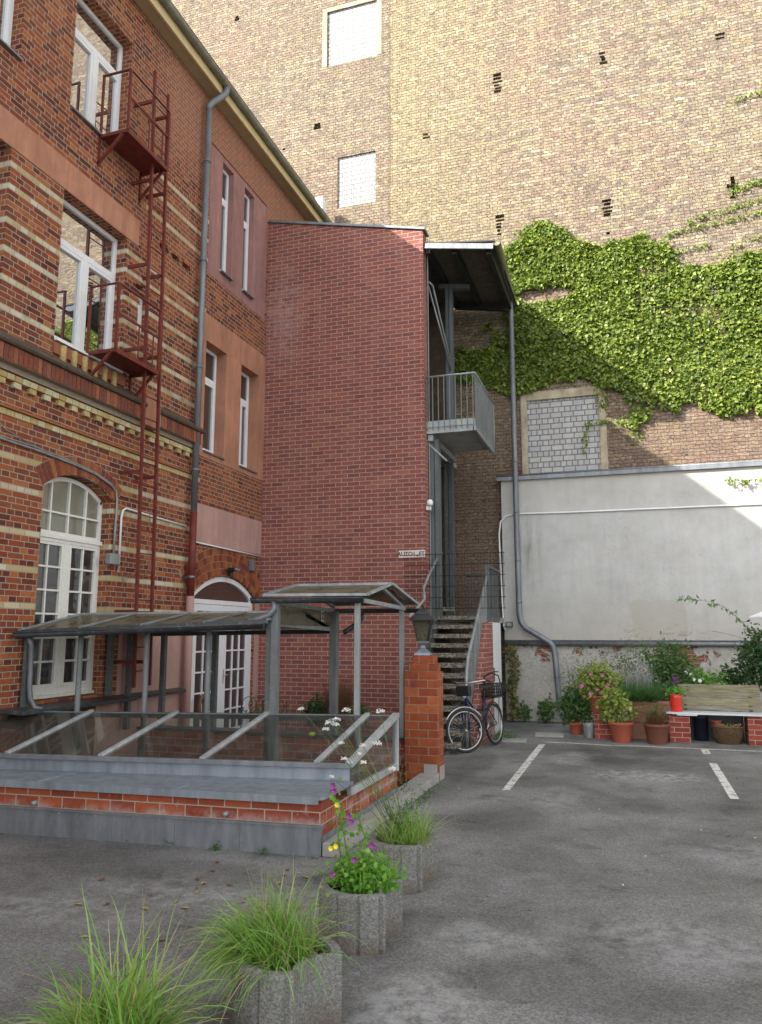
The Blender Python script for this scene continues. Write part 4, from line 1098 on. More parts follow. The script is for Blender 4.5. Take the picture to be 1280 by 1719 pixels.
# columns
def col(x, y, z0, z1, w=.16, mat='galv'):
    m = MB(); f = .012
    m.box(x - w / 2, x + w / 2, y - w / 2, y - w / 2 + f, z0, z1); m.box(x - w / 2, x + w / 2, y + w / 2 - f, y + w / 2, z0, z1); m.box(x - f / 2, x + f / 2, y - w / 2, y + w / 2, z0, z1)
    m.box(x - w / 2 - .0, x - w / 2 + f, y - w / 2 + f, y + w / 2 - f, z0, z1); m.box(x + w / 2 - f, x + w / 2, y - w / 2 + f, y + w / 2 - f, z0, z1)
    return L(m, 'column', M[mat], T)
col(-3.46, 14.2, 2.1, 5.55, .18, 'steel_dark'); col(-3.62, 16.1, 2.1, 5.5, .18, 'steel_dark'); col(-3.38, 15.3, 5.85, 9.2, .15, 'steel_dark')
# back and inner walls of the stairwell (dark colour stands in for the shade inside)
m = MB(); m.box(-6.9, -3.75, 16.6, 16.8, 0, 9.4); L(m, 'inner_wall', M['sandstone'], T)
for zz in (2.1, 5.7):
    m = MB(); m.box(-6.9, -3.62, 14.1, 16.9, zz - .16, zz); L(m, 'floor_slab', M['concrete'], T)
# upper stair flight with handrail
m = MB()
for i in range(12): m.box(-3.7 - i * .25, -3.42 - i * .25, 14.9, 16.4, 5.85 + i * .17, 5.92 + i * .17)
L(m, 'upper_flight', M['concrete'], T)
m = MB(); m.tube([(-3.56, 14.2, 8.85), (-3.5, 14.3, 8.8), (-3.34, 15.2, 7.4)], .022, 8); m.tube([(-3.56, 14.2, 8.75), (-3.34, 15.2, 7.3)], .018, 6); L(m, 'upper_handrail', M['galv'], T)
# balcony landing
bz = 5.74; bx0, bx1, by0, by1 = -3.6, -2.6, 13.93, 16.0
m = MB(); m.box(bx0, bx1, by0, by1, bz - .03, bz); bal = L(m, 'balcony', M['concrete'], T, .004)
def LB(mb, name, mat): 
    o = mb.build(name, mat, bal); return o
m = MB(); m.box(bx0, bx1 - .04, by0 - .0, by0 + .05, bz - .12, bz - .031); m.box(bx1 - .06, bx1, by0, by1, bz - .12, bz - .031); LB(m, 'edge_beam', M['galv'])
m = MB(); m.box(bx0, bx1 - .02, by0 - .012, by0 - .002, bz + .0, bz + .12); LB(m, 'kick_plate', M['galv'])
m = MB(); m.tube([(bx0 - .02, by0 - .02, bz + 1.0), (bx1 - .03, by0 - .02, bz + 1.0), (bx1, by0 - .01, bz + 1.0), (bx1, by1, bz + 1.0)], .022, 8)
m.tube([(bx1, by1, bz + 1.0), (bx1, by1, bz - .08)], .018, 6); LB(m, 'handrail', M['galv'])
for i in range(9): m = MB(); xx = bx0 + .06 + i * .112; m.bar((xx, by0 - .02, bz - .06), (xx, by0 - .02, bz + .99), .014, .022); LB(m, 'baluster', M['post'])
for i in range(19): m = MB(); yy = by0 + .0 + i * .112; m.bar((bx1, yy, bz - .06), (bx1, yy, bz + .99), .014, .022); LB(m, 'baluster', M['post'])
m = MB(); m.bar((-3.5, 14.0, 5.56), (-3.5, 16.1, 5.56), .1, .12); m.bar((-3.6, 14.1, 5.5), (-3.2, 14.1, 5.1), .03, .03); L(m, 'balcony_beam', M['galv'], T)

# ---------------------------------------------------------------- outdoor staircase beside the tower
ST = thing('outdoor_staircase', 'open concrete staircase with galvanised rails climbing beside the brick tower', 'staircase', (-3.0, 11.9, 0))
def LS(mb, name, mat, bevel=0.0, par=None):
    o = mb.build(name, mat, par or ST, bevel)
    if par is None: o.location = (3.0, -11.9, 0)
    return o
for i in range(13):
    y = 11.9 + .18 * i; z = .166 * (i + 1)
    m = MB(); m.box(-3.52, -2.60 - .008 * i, y, y + .30, z - .075, z)
    LS(m, 'step', M['pebble'], .006)
m = MB(); m.box(-3.9, -3.2, 14.3, 14.6, 2.25, 2.33); LS(m, 'step', M['pebble'], .006)
for xs_ in (-3.46, -2.78):
    m = MB(); m.bar((xs_, 11.95, -.04), (xs_, 14.3, 2.08), .06, .12); LS(m, 'stringer', M['steel_dark'])
m = MB(); m.box(-3.5, -2.62, 14.3, 16.9, 2.05, 2.16); LS(m, 'landing', M['concrete'])
hr = [(-2.56, 12.42, 0.02), (-2.56, 12.42, 1.0), (-2.555, 12.45, 1.25), (-2.56, 12.6, 1.45), (-2.56, 14.6, 2.98)]
m = MB(); m.tube(hr, .026, 10); LS(m, 'handrail', M['galv'])
m = MB(); m.tube([(-3.5, 12.4, 2.1), (-3.42, 12.6, 2.25), (-3.36, 12.9, 2.42), (-3.43, 13.1, 2.62), (-3.45, 13.6, 2.9), (-3.42, 14.4, 3.4), (-3.42, 14.5, 3.35)], .022, 8); LS(m, 'handrail', M['galv'])
for i in range(20):
    y = 12.52 + i * .105; f = (y - 12.6) / 2.0; zt_ = 1.42 + max(-.04, f) * 1.53; zb = max(.1, (y - 12.2) * .92)
    m = MB(); m.bar((-2.58, y, zb), (-2.58, y, zt_), .012, .02); LS(m, 'baluster', M['galv'])
for i in range(14):
    y = 12.6 + i * .13
    m = MB(); m.bar((-3.42, y, .92 * (y - 12.0)), (-3.42, y, .92 * (y - 12.0) + 1.0), .012, .02); LS(m, 'baluster', M['steel_dark'])
# landing guard
m = MB(); m.tube([(-3.3, 16.2, 3.05), (-2.62, 16.2, 3.05)], .025, 8); m.bar((-2.6, 14.75, 3.12), (-2.6, 16.2, 3.12), .06, .05); m.bar((-2.6, 14.75, 2.1), (-2.6, 14.75, 3.12), .07, .04); LS(m, 'landing_rail', M['steel_dark'])
m = MB(); m.box(-3.3, -2.6, 16.23, 16.25, 2.1, 2.28); LS(m, 'kick_plate', M['steel_dark'])
for i in range(9): m = MB(); m.bar((-3.28 + i * .08, 16.2, 2.2), (-3.28 + i * .08, 16.2, 3.05), .012, .018); LS(m, 'baluster', M['steel_dark'])
for i in range(12): m = MB(); m.bar((-2.6, 14.85 + i * .11, 2.0), (-2.6, 14.85 + i * .11, 3.1), .012, .02); LS(m, 'baluster', M['steel_dark'])
# brick cheek wall under the stair with the white door
m = MB()
m.add([(-2.45, 12.75, 0), (-2.45, 14.40, 0), (-2.45, 14.40, 2.03), (-2.45, 14.05, 2.03), (-2.45, 12.75, .42), (-2.57, 12.75, 0), (-2.57, 14.40, 0), (-2.57, 14.40, 2.03), (-2.57, 14.05, 2.03), (-2.57, 12.75, .42)],
      [[0, 1, 2, 3, 4], [9, 8, 7, 6, 5], [0, 4, 9, 5], [4, 3, 8, 9], [3, 2, 7, 8]])
LS(m, 'cheek_wall', M['tower'])
m = MB(); m.box(-2.54, -2.47, 14.41, 15.45, 0, 2.04); dr = LS(m, 'door', M['white_frame'], .006)
m = MB(); m.box(-2.469, -2.455, 14.52, 14.56, .95, 1.2); m.tube([(-2.46, 14.54, 1.13), (-2.41, 14.54, 1.13), (-2.41, 14.66, 1.13)], .011, 6); LS(m, 'handle', M['black'], 0, dr)

# mesh trellis panel and fixtures on the tower
t = thing('mesh_panel', 'black welded wire mesh panel fixed high across tower edge and stair', 'mesh panel', (-3.0, 13.66, 2.28))
m = MB()
for i in range(6): m.tube([(-.95, 0, i * .197), (.92, 0, i * .197)], .006, 5)
m.build('horizontal_wires', M['black'], t)
m = MB()
for i in range(32): m.tube([(-.93 + i * .059, .005, -.02), (-.93 + i * .059, .005, 1.0)], .0032, 4)
m.build('vertical_wires', M['black'], t)
t = thing('name_sign', 'small white sign with dark lettering on the tower just above the wire mesh', 'sign', (-3.83, 13.785, 3.30))
m = MB(); m.box(-.255, .255, -.008, .008, -.07, .07); m.build('sign_plate', plain('off_white_sign', (.70, .62, .56), .5), t, bevel=.004)
def text(s_, size, loc, par, mat, rot=(PI / 2, 0, 0), ext=.002, name='lettering', bold=.0):
    cu_ = bpy.data.curves.new(name, 'FONT'); cu_.body = s_; cu_.size = size; cu_.extrude = ext; cu_.align_x = 'CENTER'; cu_.align_y = 'CENTER'; cu_.offset = bold
    tmp = bpy.data.objects.new('tmp', cu_); C.objects.link(tmp)
    dg = bpy.context.evaluated_depsgraph_get(); me = bpy.data.meshes.new_from_object(tmp.evaluated_get(dg))
    bpy.data.objects.remove(tmp)
    me.materials.clear(); me.materials.append(mat)
    o = bpy.data.objects.new(name, me); C.objects.link(o); o.parent = par; o.location = loc; o.rotation_euler = rot
    return o
text('AUTO1', .105, (-.10, -.011, 0), t, M['black'], bold=.002)
text('FT', .105, (.195, -.011, .0), t, M['black'], bold=.002); text('com', .04, (.112, -.011, -.035), t, M['rust_red'])
t = thing('security_lamp', 'small white lamp with round sensor on the tower edge above the sign', 'lamp', (-3.50, 13.84, 4.2))
m = MB(); m.box(-.05, .03, -.05, .05, -.08, .0); m.lathe([(0, -.05), (.05, -.03), (.06, .02), (.04, .07), (0, .08)], (.04, -.1, .03), 14); m.build('housing', M['white_frame'], t, bevel=.004)
t = thing('wall_light', 'black floodlight with glass front above the arched white door', 'lamp', (-6.9, 12.5, 2.98))
m = MB(); m.box(-.0, .14, -.13, .12, -.02, .03); m.box(-.05, .03, -.04, .04, -.08, .0); m.tube([(.02, 0, -.05), (.02, 0, -.16)], .03, 8); m.build('housing', M['black'], t, bevel=.006)
m = MB(); m.box(.142, .147, -.10, .09, -.015, .026); m.build('lens', M['galv'], t)
t = thing('wall_vent', 'small grey louvred vent on brick right of the door arch', 'vent', (-6.94, 13.38, 3.13))
m = MB(); m.box(-.02, .05, -.07, .07, -.1, .12); m.build('vent_box', M['zinc'], t, bevel=.005)
t = thing('junction_box', 'grey electrical junction box on brick beside the arched window', 'junction box', (-6.92, 9.17, 2.87))
m = MB(); m.box(-.04, .05, -.14, .06, -.07, .08); m.build('box', M['galv'], t, bevel=.006)
t = thing('wall_cable', 'loose pale cables and clips curving over the arched window down to the box', 'cable', (-6.94, 8, 3.5))
m = MB()
cab = [(-2.2, .63), (-1.5, .64), (-.95, .60), (-.5, .60), (-.1, .585), (.3, .56), (.7, .50), (1.02, .42), (1.15, .36), (1.18, .2), (1.17, -.2), (1.16, -.7)]
m.tube([(0.012, a, b_ + random.uniform(-.01, .01)) for a, b_ in cab], .016, 6)
m.tube([(.02, a, b_ + .02 + random.uniform(-.012, .012)) for a, b_ in cab[:9]], .009, 5)
m.tube([(.02, -2.2, 1.3), (.02, -.95, .72), (.02, -.4, .62)], .006, 5)
m.build('cable', M['galv'], t)
m = MB(); pts = [(.02, 1.2, -.62), (.03, 1.3, -.78), (.03, 1.5, -.86), (.03, 1.85, -.86), (.03, 2.05, -.72), (.03, 1.98, -.2), (.03, 1.95, .3)]
m.tube(pts, .006, 5); m.tube([(.02, 1.25, -.6), (.03, 1.4, -.95), (.03, 1.6, -.8), (.02, 2.0, -.5)], .006, 5); m.build('loose_wire', M['terracotta_pale'], t)
t = thing('wall_conduit', 'light grey conduit bending from beside the window to the downpipe and over the door', 'conduit', (-6.93, 9.4, 3.6))
m = MB(); m.tube([(0, -.1, -.9), (0, -.1, -.1), (0, -.07, .0), (0, 0, .04), (0, .6, .02), (0, 1.62, -.01)], .016, 8); m.build('pipe', M['white_frame'], t)
m = MB(); m.tube([(0.01, 1.78, -.24), (0.01, 3.2, -.25), (.01, 4.38, -.26)], .014, 8); m.build('pipe', M['white_frame'], t)

# ---------------------------------------------------------------- fire escape: ladder and two platforms
XL = -6.62
t = thing('wall_ladder', 'long rust red iron ladder bolted to the striped brick wall', 'ladder', (XL, 9.53, 1.1)); t.rotation_euler = (.0226, 0, 0)
ly0, ly1 = 9.24, 9.58
def lad():
    res = []
    m = MB(); m.box(-.008, .035, -.018, .018, 0, 9.35); m.build('side_rail', M['rust_red'], t).location = (0, -.20, 0)
    m = MB(); m.box(-.008, .035, -.018, .018, 0, 9.2); m.build('side_rail', M['rust_red'], t).location = (0, .17, 0)
    z = .22
    while z < 9.15:
        m = MB(); m.tube([(.018, -.19, z), (.018, .16, z)], .010, 6); m.build('rung', M['rust_red'], t); z += .33
    for z in (.35, 1.05, 3.05, 4.9, 6.2, 7.55, 8.85):
        m = MB(); m.bar((-.34, -.20, z), (.0, -.20, z), .03, .05); m.build('wall_bracket', M['rust_red'], t)
        m = MB(); m.bar((-.34, .17, z - .02), (.0, .17, z - .02), .03, .05); m.build('wall_bracket', M['rust_red'], t)
lad()
def platform(z, y0, y1, label):
    t = thing('escape_platform', label, 'platform', (XF, y0, z), group='fire escape platforms on the brick house')
    w = y1 - y0; D = .48
    m = MB(); m.box(.02, D, 0, w, -.012, .0); m.build('floor_plate', M['rust_red'], t)
    m = MB(); m.bar((.0, .0, -.02), (D, 0, -.02), .03, .05); m.bar((0, w, -.02), (D, w, -.02), .03, .05); m.bar((D, 0, -.02), (D, w, -.02), .03, .06); m.build('edge_frame', M['rust_red'], t)
    for yy in (.0, w):
        m = MB(); m.bar((D - .08, yy, -.04), (0, yy, -.45), .03, .04); m.bar((0.01, yy, -.48), (.01, yy, 0), .03, .03); m.build('strut', M['rust_red'], t)
    for (xx, yy) in ((D, 0), (D, w)):
        m = MB(); m.bar((xx, yy, 0), (xx, yy, .95), .035, .035); m.build('post', M['rust_red'], t)
    m = MB(); m.bar((.0, 0, .95), (D, 0, .95), .03, .02); m.bar((.02, 0, 0), (.02, 0, .95), .03, .03); m.bar((D, 0, .95), (D, w, .95), .03, .02); m.build('top_rail', M['rust_red'], t)
    m = MB(); m.bar((D, 0, .52), (D, w, .52), .02, .03); m.build('mid_rail', M['rust_red'], t)
    for f_ in (.5, .85):
        m = MB(); m.bar((D, w * f_, 0), (D, w * f_, .52), .015, .015); m.build('thin_bar', M['rust_red'], t)
PLAT = ((8.93, 8.38, 9.36, 'rust red escape platform with railing under the second-floor window'), (5.66, 8.38, 9.37, 'rust red escape platform with railing under the first-floor window'))
for a in PLAT: platform(*a)

# ---------------------------------------------------------------- cellar pit: walls, skylight, canopies
ysk = lambda x: 7.0 + .14 * (x + 2.56)        # foot line of the glass
yrd = lambda x: 8.5 + .205 * (x + 2.56)       # ridge line
yfr = lambda x: 6.31 + .06 * (x + 2.56)       # outer face
t = thing('cellar_wall', 'low red brick parapet with zinc coping and flashing round the cellar stair', 'wall', (-2.56, 6.3, 0))
B = (-2.56, 6.3, 0)
def LP(mb, name, mat, par=None, bevel=0.0):
    o = mb.build(name, mat, par or t, bevel)
    if par is None: o.location = (2.56, -6.3, 0)
    return o
xa, xb = -6.95, -2.56
m = MB()
def skew(mb, x0, x1, f0, f1, d0, d1, z0, z1):
    mb.hexa([(x0, f0(x0) + d0, z0), (x1, f0(x1) + d0, z0), (x1, f1(x1) + d1, z0), (x0, f1(x0) + d1, z0)], [(x0, f0(x0) + d0, z1), (x1, f0(x1) + d0, z1), (x1, f1(x1) + d1, z1), (x0, f1(x0) + d1, z1)])
skew(m, xa, xb, yfr, yfr, 0, .24, 0, .455)
m.box(-2.80, -2.56, 6.56, 8.55, 0, .355)
m.build
LP(m, 'brick_parapet', M['pit'])
m = MB(); skew(m, xa, xb, yfr, ysk, -.06, .02, .46, .485)
m.hexa([(xb, yfr(xb) - .06, .46), (xb + .04, yfr(xb) - .02, .46), (xb + .04, ysk(xb), .46), (xb, ysk(xb), .46)], [(xb, yfr(xb) - .06, .485), (xb + .04, yfr(xb) - .02, .485), (xb + .04, ysk(xb), .485), (xb, ysk(xb), .485)])
skew(m, xa, xb, yfr, yfr, -.066, -.06, .425, .487)
for xx in (-3.9, -5.3): m.hexa([(xx, yfr(xx) - .066, .485), (xx + .012, yfr(xx) - .066, .485), (xx + .012, ysk(xx), .485), (xx, ysk(xx), .485)], [(xx, yfr(xx) - .066, .495), (xx + .012, yfr(xx) - .066, .495), (xx + .012, ysk(xx), .495), (xx, ysk(xx), .495)])
LP(m, 'zinc_coping', M['zinc_blue'])
m = MB(); skew(m, xa, xb + .0, ysk, ysk, .021, .04, .40, .61); LP(m, 'zinc_upstand', M['zinc_blue'])
m = MB()
skew(m, xa, xb + .012, yfr, yfr, -.012, -.001, -.02, .25); skew(m, xa, xb + .03, yfr, yfr, -.03, -.002, .232, .246)
m.box(xb + .001, xb + .012, 6.29, 8.55, -.02, .16)
for i in range(7):
    xx = -6.4 + i * .62; skew(m, xx, xx + .012, yfr, yfr, -.018, -.012, 0, .232)
LP(m, 'zinc_flashing', M['zinc'])
m = MB()
for i in range(22):
    xx = -6.6 + i * .19; yy = yfr(xx) - .014
    m.tube([(xx, yy, .21), (xx, yy - .008, .21)], .007, 6)
for xx, zz in ((-5.35, .29), (-3.42, .30)):
    yy = yfr(xx); m.tube([(xx, yy + .05, zz), (xx, yy - .045, zz - .004)], .022, 10); 
LP(m, 'screws_and_spouts', M['galv'])
m = MB(); m.box(-2.62, -2.38, 8.56, 9.8, .0, .10); m.box(-2.548, -2.40, 6.31, 8.56, 0.0, .11); LP(m, 'concrete_plinth', M['concrete'], bevel=.008)
m = MB(); m.box(-6.95, -2.815, 9.98, 10.2, -2.3, .455); m.box(-2.815, -2.45, 9.86, 10.2, -.02, .455); LP(m, 'rear_brick_wall', M['pit'])
m = MB(); m.box(-6.95, -2.80, 9.93, 10.24, .457, .49); LP(m, 'rear_coping', M['gutter_dark'], bevel=.004)
# pit interior below ground
m = MB(); m.quad((PX0, PY0, 0), (PX1, PY0, 0), (PX1, PY0, -2.3), (PX0, PY0, -2.3)); m.quad((PX0, PY0, 0), (PX0, PY0, -2.3), (PX0, PY1, -2.3), (PX0, PY1, 0))
m.quad((PX0, PY0, -2.3), (PX1, PY0, -2.3), (PX1, PY1, -2.3), (PX0, PY1, -2.3)); m.quad((PX1, PY0, 0), (PX1, PY0, -2.3), (PX1, PY1, -2.3), (PX1, PY1, 0))
LP(m, 'pit_lining', M['concrete'])
for i in range(12): m = MB(); m.box(-2.75 - .27 * (i + 1), -2.75 - .27 * i, 8.62, 9.94, -.18 * (i + 1) - .06, -.18 * (i + 1)); LP(m, 'cellar_step', M['pebble'])

t2 = thing('glass_skylight', 'sloping glazed skylight with four grey bars over the cellar stair', 'skylight', (-2.56, 7.0, .6))
def LG(mb, name, mat, bevel=0.0):
    o = mb.build(name, mat, t2, bevel); o.location = (2.56, -7.0, -.6); return o
zf, zrg = .615, .925
xbars = [-6.06, -5.05, -4.0, -2.87]
for xx in xbars:
    m = MB(); m.bar((xx, ysk(xx) - .01, zf + .03), (xx, yrd(xx), zrg + .02), .055, .035); LG(m, 'glazing_bar', M['bar'], .004)
m = MB(); m.bar((xb, ysk(xb) - .01, zf + .02), (xb, yrd(xb) + .02, zrg + .01), .075, .05); m.bar((xb, yrd(xb), .33), (xb, yrd(xb), zrg), .06, .05); m.bar((xb, ysk(xb), .39), (xb, yrd(xb), .385), .05, .07); LG(m, 'end_frame', M['bar'], .004)
m = MB(); skew(m, xa, xb + .02, yrd, yrd, -.04, .05, .875, .935); LG(m, 'ridge_bar', M['zinc'], .004)
m = MB(); skew(m, xa, xb + .02, ysk, ysk, -.03, .035, .60, .645); LG(m, 'foot_bar', M['zinc'], .004)
xsg = [-6.93] + xbars + [xb]
for a, b_ in zip(xsg, xsg[1:]):
    m = MB(); m.quad((a, ysk(a), zf + .028), (b_, ysk(b_), zf + .028), (b_, yrd(b_), zrg + .012), (a, yrd(a), zrg + .012)); LG(m, 'glass_pane', M['skyglass'])
m = MB(); m.quad((xb, ysk(xb), .40), (xb, yrd(xb), .40), (xb, yrd(xb), zrg), (xb, ysk(xb), zf)); LG(m, 'glass_pane', M['skyglass'])

# posts shared by the canopies
t3 = thing('high_canopy', 'higher gabled glass canopy on steel posts over the cellar stair entrance', 'canopy', (-3.0, 9.2, 0))
def LH(mb, name, mat, bevel=0.0):
    o = mb.build(name, mat, t3, bevel); o.location = (3.0, -9.2, 0); return o
posts = [(-3.93, 8.22, -1.0, 2.2, .085), (-3.0, 8.44, -.5, 2.24, .06), (-3.9, 10.02, .49, 2.14, .10), (-2.93, 10.02, .49, 2.17, .06)]
for x, y, z0, z1, w in posts:
    m = MB(); m.box(x - w / 2, x + w / 2, y - w / 2, y + w / 2, z0, z1); LH(m, 'post', M['post'] if w > .07 else M['galv'], .004)
m = MB(); m.box(-4.03, -3.975, 8.18, 8.28, -1, 2.05); LH(m, 'post', M['steel_dark'])
# roof sheets: front eave, ridge, rear eave
fe = [(-4.05, 8.13, 2.27), (-2.86, 8.36, 2.27)]; rdg = [(-4.05, 9.08, 2.44), (-2.80, 9.15, 2.44)]; re_ = [(-4.0, 10.14, 2.22), (-2.74, 10.14, 2.22)]
m = MB(); m.quad(fe[0], fe[1], rdg[1], rdg[0]); m.quad(rdg[0], rdg[1], re_[1], re_[0]); LH(m, 'roof_sheet', M['canopy_sheet'])
m = MB()
for a, b_ in ((fe[0], rdg[0]), (fe[1], rdg[1]), (rdg[0], re_[0]), (rdg[1], re_[1]), (rdg[0], rdg[1]), (fe[0], fe[1]), (re_[0], re_[1])):
    m.bar(tuple(Vector(a) + Vector((0, 0, .012))), tuple(Vector(b_) + Vector((0, 0, .012))), .035, .03)
m.bar((-2.95, 8.44, 2.22), (-2.9, 10.05, 2.17), .04, .05); m.bar((-3.96, 8.22, 2.20), (-3.93, 10.05, 2.15), .04, .05); m.bar((-3.9, 9.1, 2.40), (-3.9, 10.0, 2.2), .04, .04); m.bar((-2.92, 9.12, 2.40), (-2.92, 10.0, 2.2), .04, .04)
LH(m, 'roof_frame', M['galv'])
m = MB(); m.gutter((-4.2, 8.12, 2.245), (-2.9, 8.37, 2.245), .06); LH(m, 'gutter', M['gutter_dark'])
m = MB(); m.gutter((-4.0, 10.17, 2.17), (-2.68, 10.17, 2.17), .055); LH(m, 'gutter', M['gutter_dark'])
m = MB(); m.tube([(-3.93, 8.16, 2.20), (-3.92, 8.15, 2.12), (-3.98, 8.14, 2.05), (-4.12, 8.12, 2.00), (-4.22, 8.10, 1.985)], .033, 10); LH(m, 'swan_neck', M['zinc'])
m = MB(); m.tube([(-3.55, 10.17, 2.13), (-3.55, 10.16, 2.05), (-3.60, 10.14, 1.98), (-3.74, 10.12, 1.88), (-3.8, 10.1, 1.85)], .035, 10); LH(m, 'swan_neck', M['gutter_dark'])
m = MB(); m.quad((-3.94, 8.25, 1.94), (-3.94, 10.0, 1.93), (-3.94, 10.0, 2.16), (-3.94, 8.25, 2.2)); LH(m, 'side_glazing', M['canopy_sheet'])
m = MB(); m.box(-3.93, -3.925, 9.60, 9.70, 2.0, 2.14); LH(m, 'sticker', plain('grey_sticker', (.55, .55, .5), .5))
for zz in (2.015, 2.075):
    m = MB(); m.box(-3.923, -3.92, 9.615, 9.685, zz, zz + .05); LH(m, 'sticker_mark', M['steel_dark'])

t4 = thing('low_canopy', 'long low grimy glass canopy with dark gutter over the cellar steps', 'canopy', (-5.4, 8.5, 0))
def LW(mb, name, mat, bevel=0.0):
    o = mb.build(name, mat, t4, bevel); o.location = (5.4, -8.5, 0); return o
F0, F1 = Vector((-6.93, 7.48, 1.87)), Vector((-3.98, 8.1, 1.99)); R0, R1 = Vector((-6.93, 8.6, 2.09)), Vector((-3.96, 9.1, 2.11)); B0, B1 = Vector((-6.93, 10.0, 1.88)), Vector((-3.96, 10.0, 1.93))
m = MB(); m.quad(F0, F1, R1, R0); m.quad(R0, R1, B1, B0); LW(m, 'roof_sheet', M['canopy_sheet'])
m = MB()
for k in range(5):
    f = k / 4; a = F0.lerp(F1, f); r_ = R0.lerp(R1, f); c = B0.lerp(B1, f); up = Vector((0, 0, .01))
    m.bar(a + up, r_ + up, .03, .02); m.bar(r_ + up, c + up, .03, .02)
m.bar(R0, R1, .04, .04); m.bar(B0, B1, .04, .05); m.bar((-3.97, 8.2, 1.96), (-3.96, 10.0, 1.90), .04, .06); m.bar(R1 - Vector((0, 0, .03)), B1 - Vector((0, 0, .03)), .04, .05)
LW(m, 'roof_frame', M['galv'])
m = MB(); m.bar(F0 + Vector((0, .02, -.01)), F1 + Vector((0, .02, -.01)), .03, .045); LW(m, 'front_rail', M['gutter_dark'])
m = MB(); m.gutter(F0 + Vector((0.0, -.05, -.03)), F1 + Vector((-.02, -.05, -.04)), .055); LW(m, 'gutter', M['gutter_dark'])
m = MB(); m.gutter(B0 + Vector((0, .05, -.03)), B1 + Vector((0, .05, -.04)), .055); LW(m, 'gutter', M['gutter_dark'])
for x, y, z0 in ((-6.25, 7.75, -1), (-5.45, 7.92, -1), (-4.72, 8.08, -1)):
    m = MB(); m.tube([(x, y, z0), (x, y, 1.93)], .034, 10); LW(m, 'post', M['post'])
for x, y, z0 in ((-6.88, 9.15, 1.0), (-6.85, 9.55, .5), (-6.6, 10.02, .49), (-5.74, 10.02, .49)):
    m = MB(); m.box(x - .035, x + .035, y - .035, y + .035, z0, 1.86); LW(m, 'post', M['steel_dark'])
m = MB(); m.bar((-6.9, 7.62, .95), (-6.9, 7.62, 1.84), .05, .09); LW(m, 'wall_post', M['steel_dark'])
m = MB(); m.tube([(-6.84, 7.55, 1.80), (-6.84, 7.6, 1.7), (-6.84, 7.62, 1.2), (-6.83, 7.63, 1.08), (-6.78, 7.66, .97), (-6.7, 7.7, .95)], .032, 10); LW(m, 'downpipe', M['zinc'])

# ---------------------------------------------------------------- brick pier with lantern
t = thing('brick_pier', 'orange brick pier with stepped top carrying the old lantern', 'pier', (-2.62, 9.95, 0))
m = MB(); m.box(-.215, .225, -.15, .17, 0, 1.345); m.box(-.165, .20, -.12, .15, 1.346, 1.45); m.box(-.11, .165, -.10, .13, 1.451, 1.555)
m.build('brickwork', M['pier'], t, bevel=.006)
m = MB(); m.box(.045, .215, -.19, -.152, .0, .205); m.box(.227, .245, -.10, .12, 0, .17); m.build('concrete_patch', M['concrete'], t, bevel=.004)
t = thing('post_lantern', 'weathered grey four-sided garden lantern with yellowed glass on the brick pier', 'lantern', (-2.62, 9.95, 1.556), rz=.12)
def frus(m, r0, r1, z0, z1):
    q = lambda r, z: [(-r, -r, z), (r, -r, z), (r, r, z), (-r, r, z)]
    m.hexa(q(r0, z0), q(r1, z1))
m = MB(); frus(m, .105, .10, 0, .03); frus(m, .095, .03, .03, .09); frus(m, .03, .022, .09, .13); frus(m, .022, .06, .13, .165); frus(m, .075, .075, .165, .178); m.build('base', M['zinc_blue'], t, bevel=.003)
m = MB()
for a in range(4):
    th = PI / 4 + a * PI / 2; r2 = 2 ** .5
    m.bar((.062 * r2 * math.cos(th), .062 * r2 * math.sin(th), .178), (.118 * r2 * math.cos(th), .118 * r2 * math.sin(th), .45), .012, .012)
frus(m, .165, .165, .45, .462); frus(m, .16, .085, .462, .53); frus(m, .09, .08, .53, .56); frus(m, .078, .03, .56, .60); m.tube([(0, 0, .6), (0, 0, .63)], .012, 8); m.lathe([(0.001, .62), (.018, .635), (.016, .655), (.001, .67)], (0, 0, 0), 10)
m.build('hood', M['black'], t, bevel=.003)
m = MB(); q = lambda r, z: [(-r, -r, z), (r, -r, z), (r, r, z), (-r, r, z)]
a_, b_ = q(.058, .18), q(.113, .449); m.add(a_ + b_, [[0, 1, 5, 4], [1, 2, 6, 5], [2, 3, 7, 6], [3, 0, 4, 7]]); m.build('glass', M['lantern_glass'], t)
m = MB(); m.lathe([(.001, .36), (.03, .34), (.035, .30), (.022, .25), (.02, .18)], (0, 0, 0), 12); m.build('bulb', M['white_petal'], t)

# ---------------------------------------------------------------- bicycle
BK = thing('bicycle', 'dark navy city bicycle with black rear basket leaning at the stair foot', 'bicycle', (-2.37, 12.70, 0), rz=math.atan2(-.96, -.26))
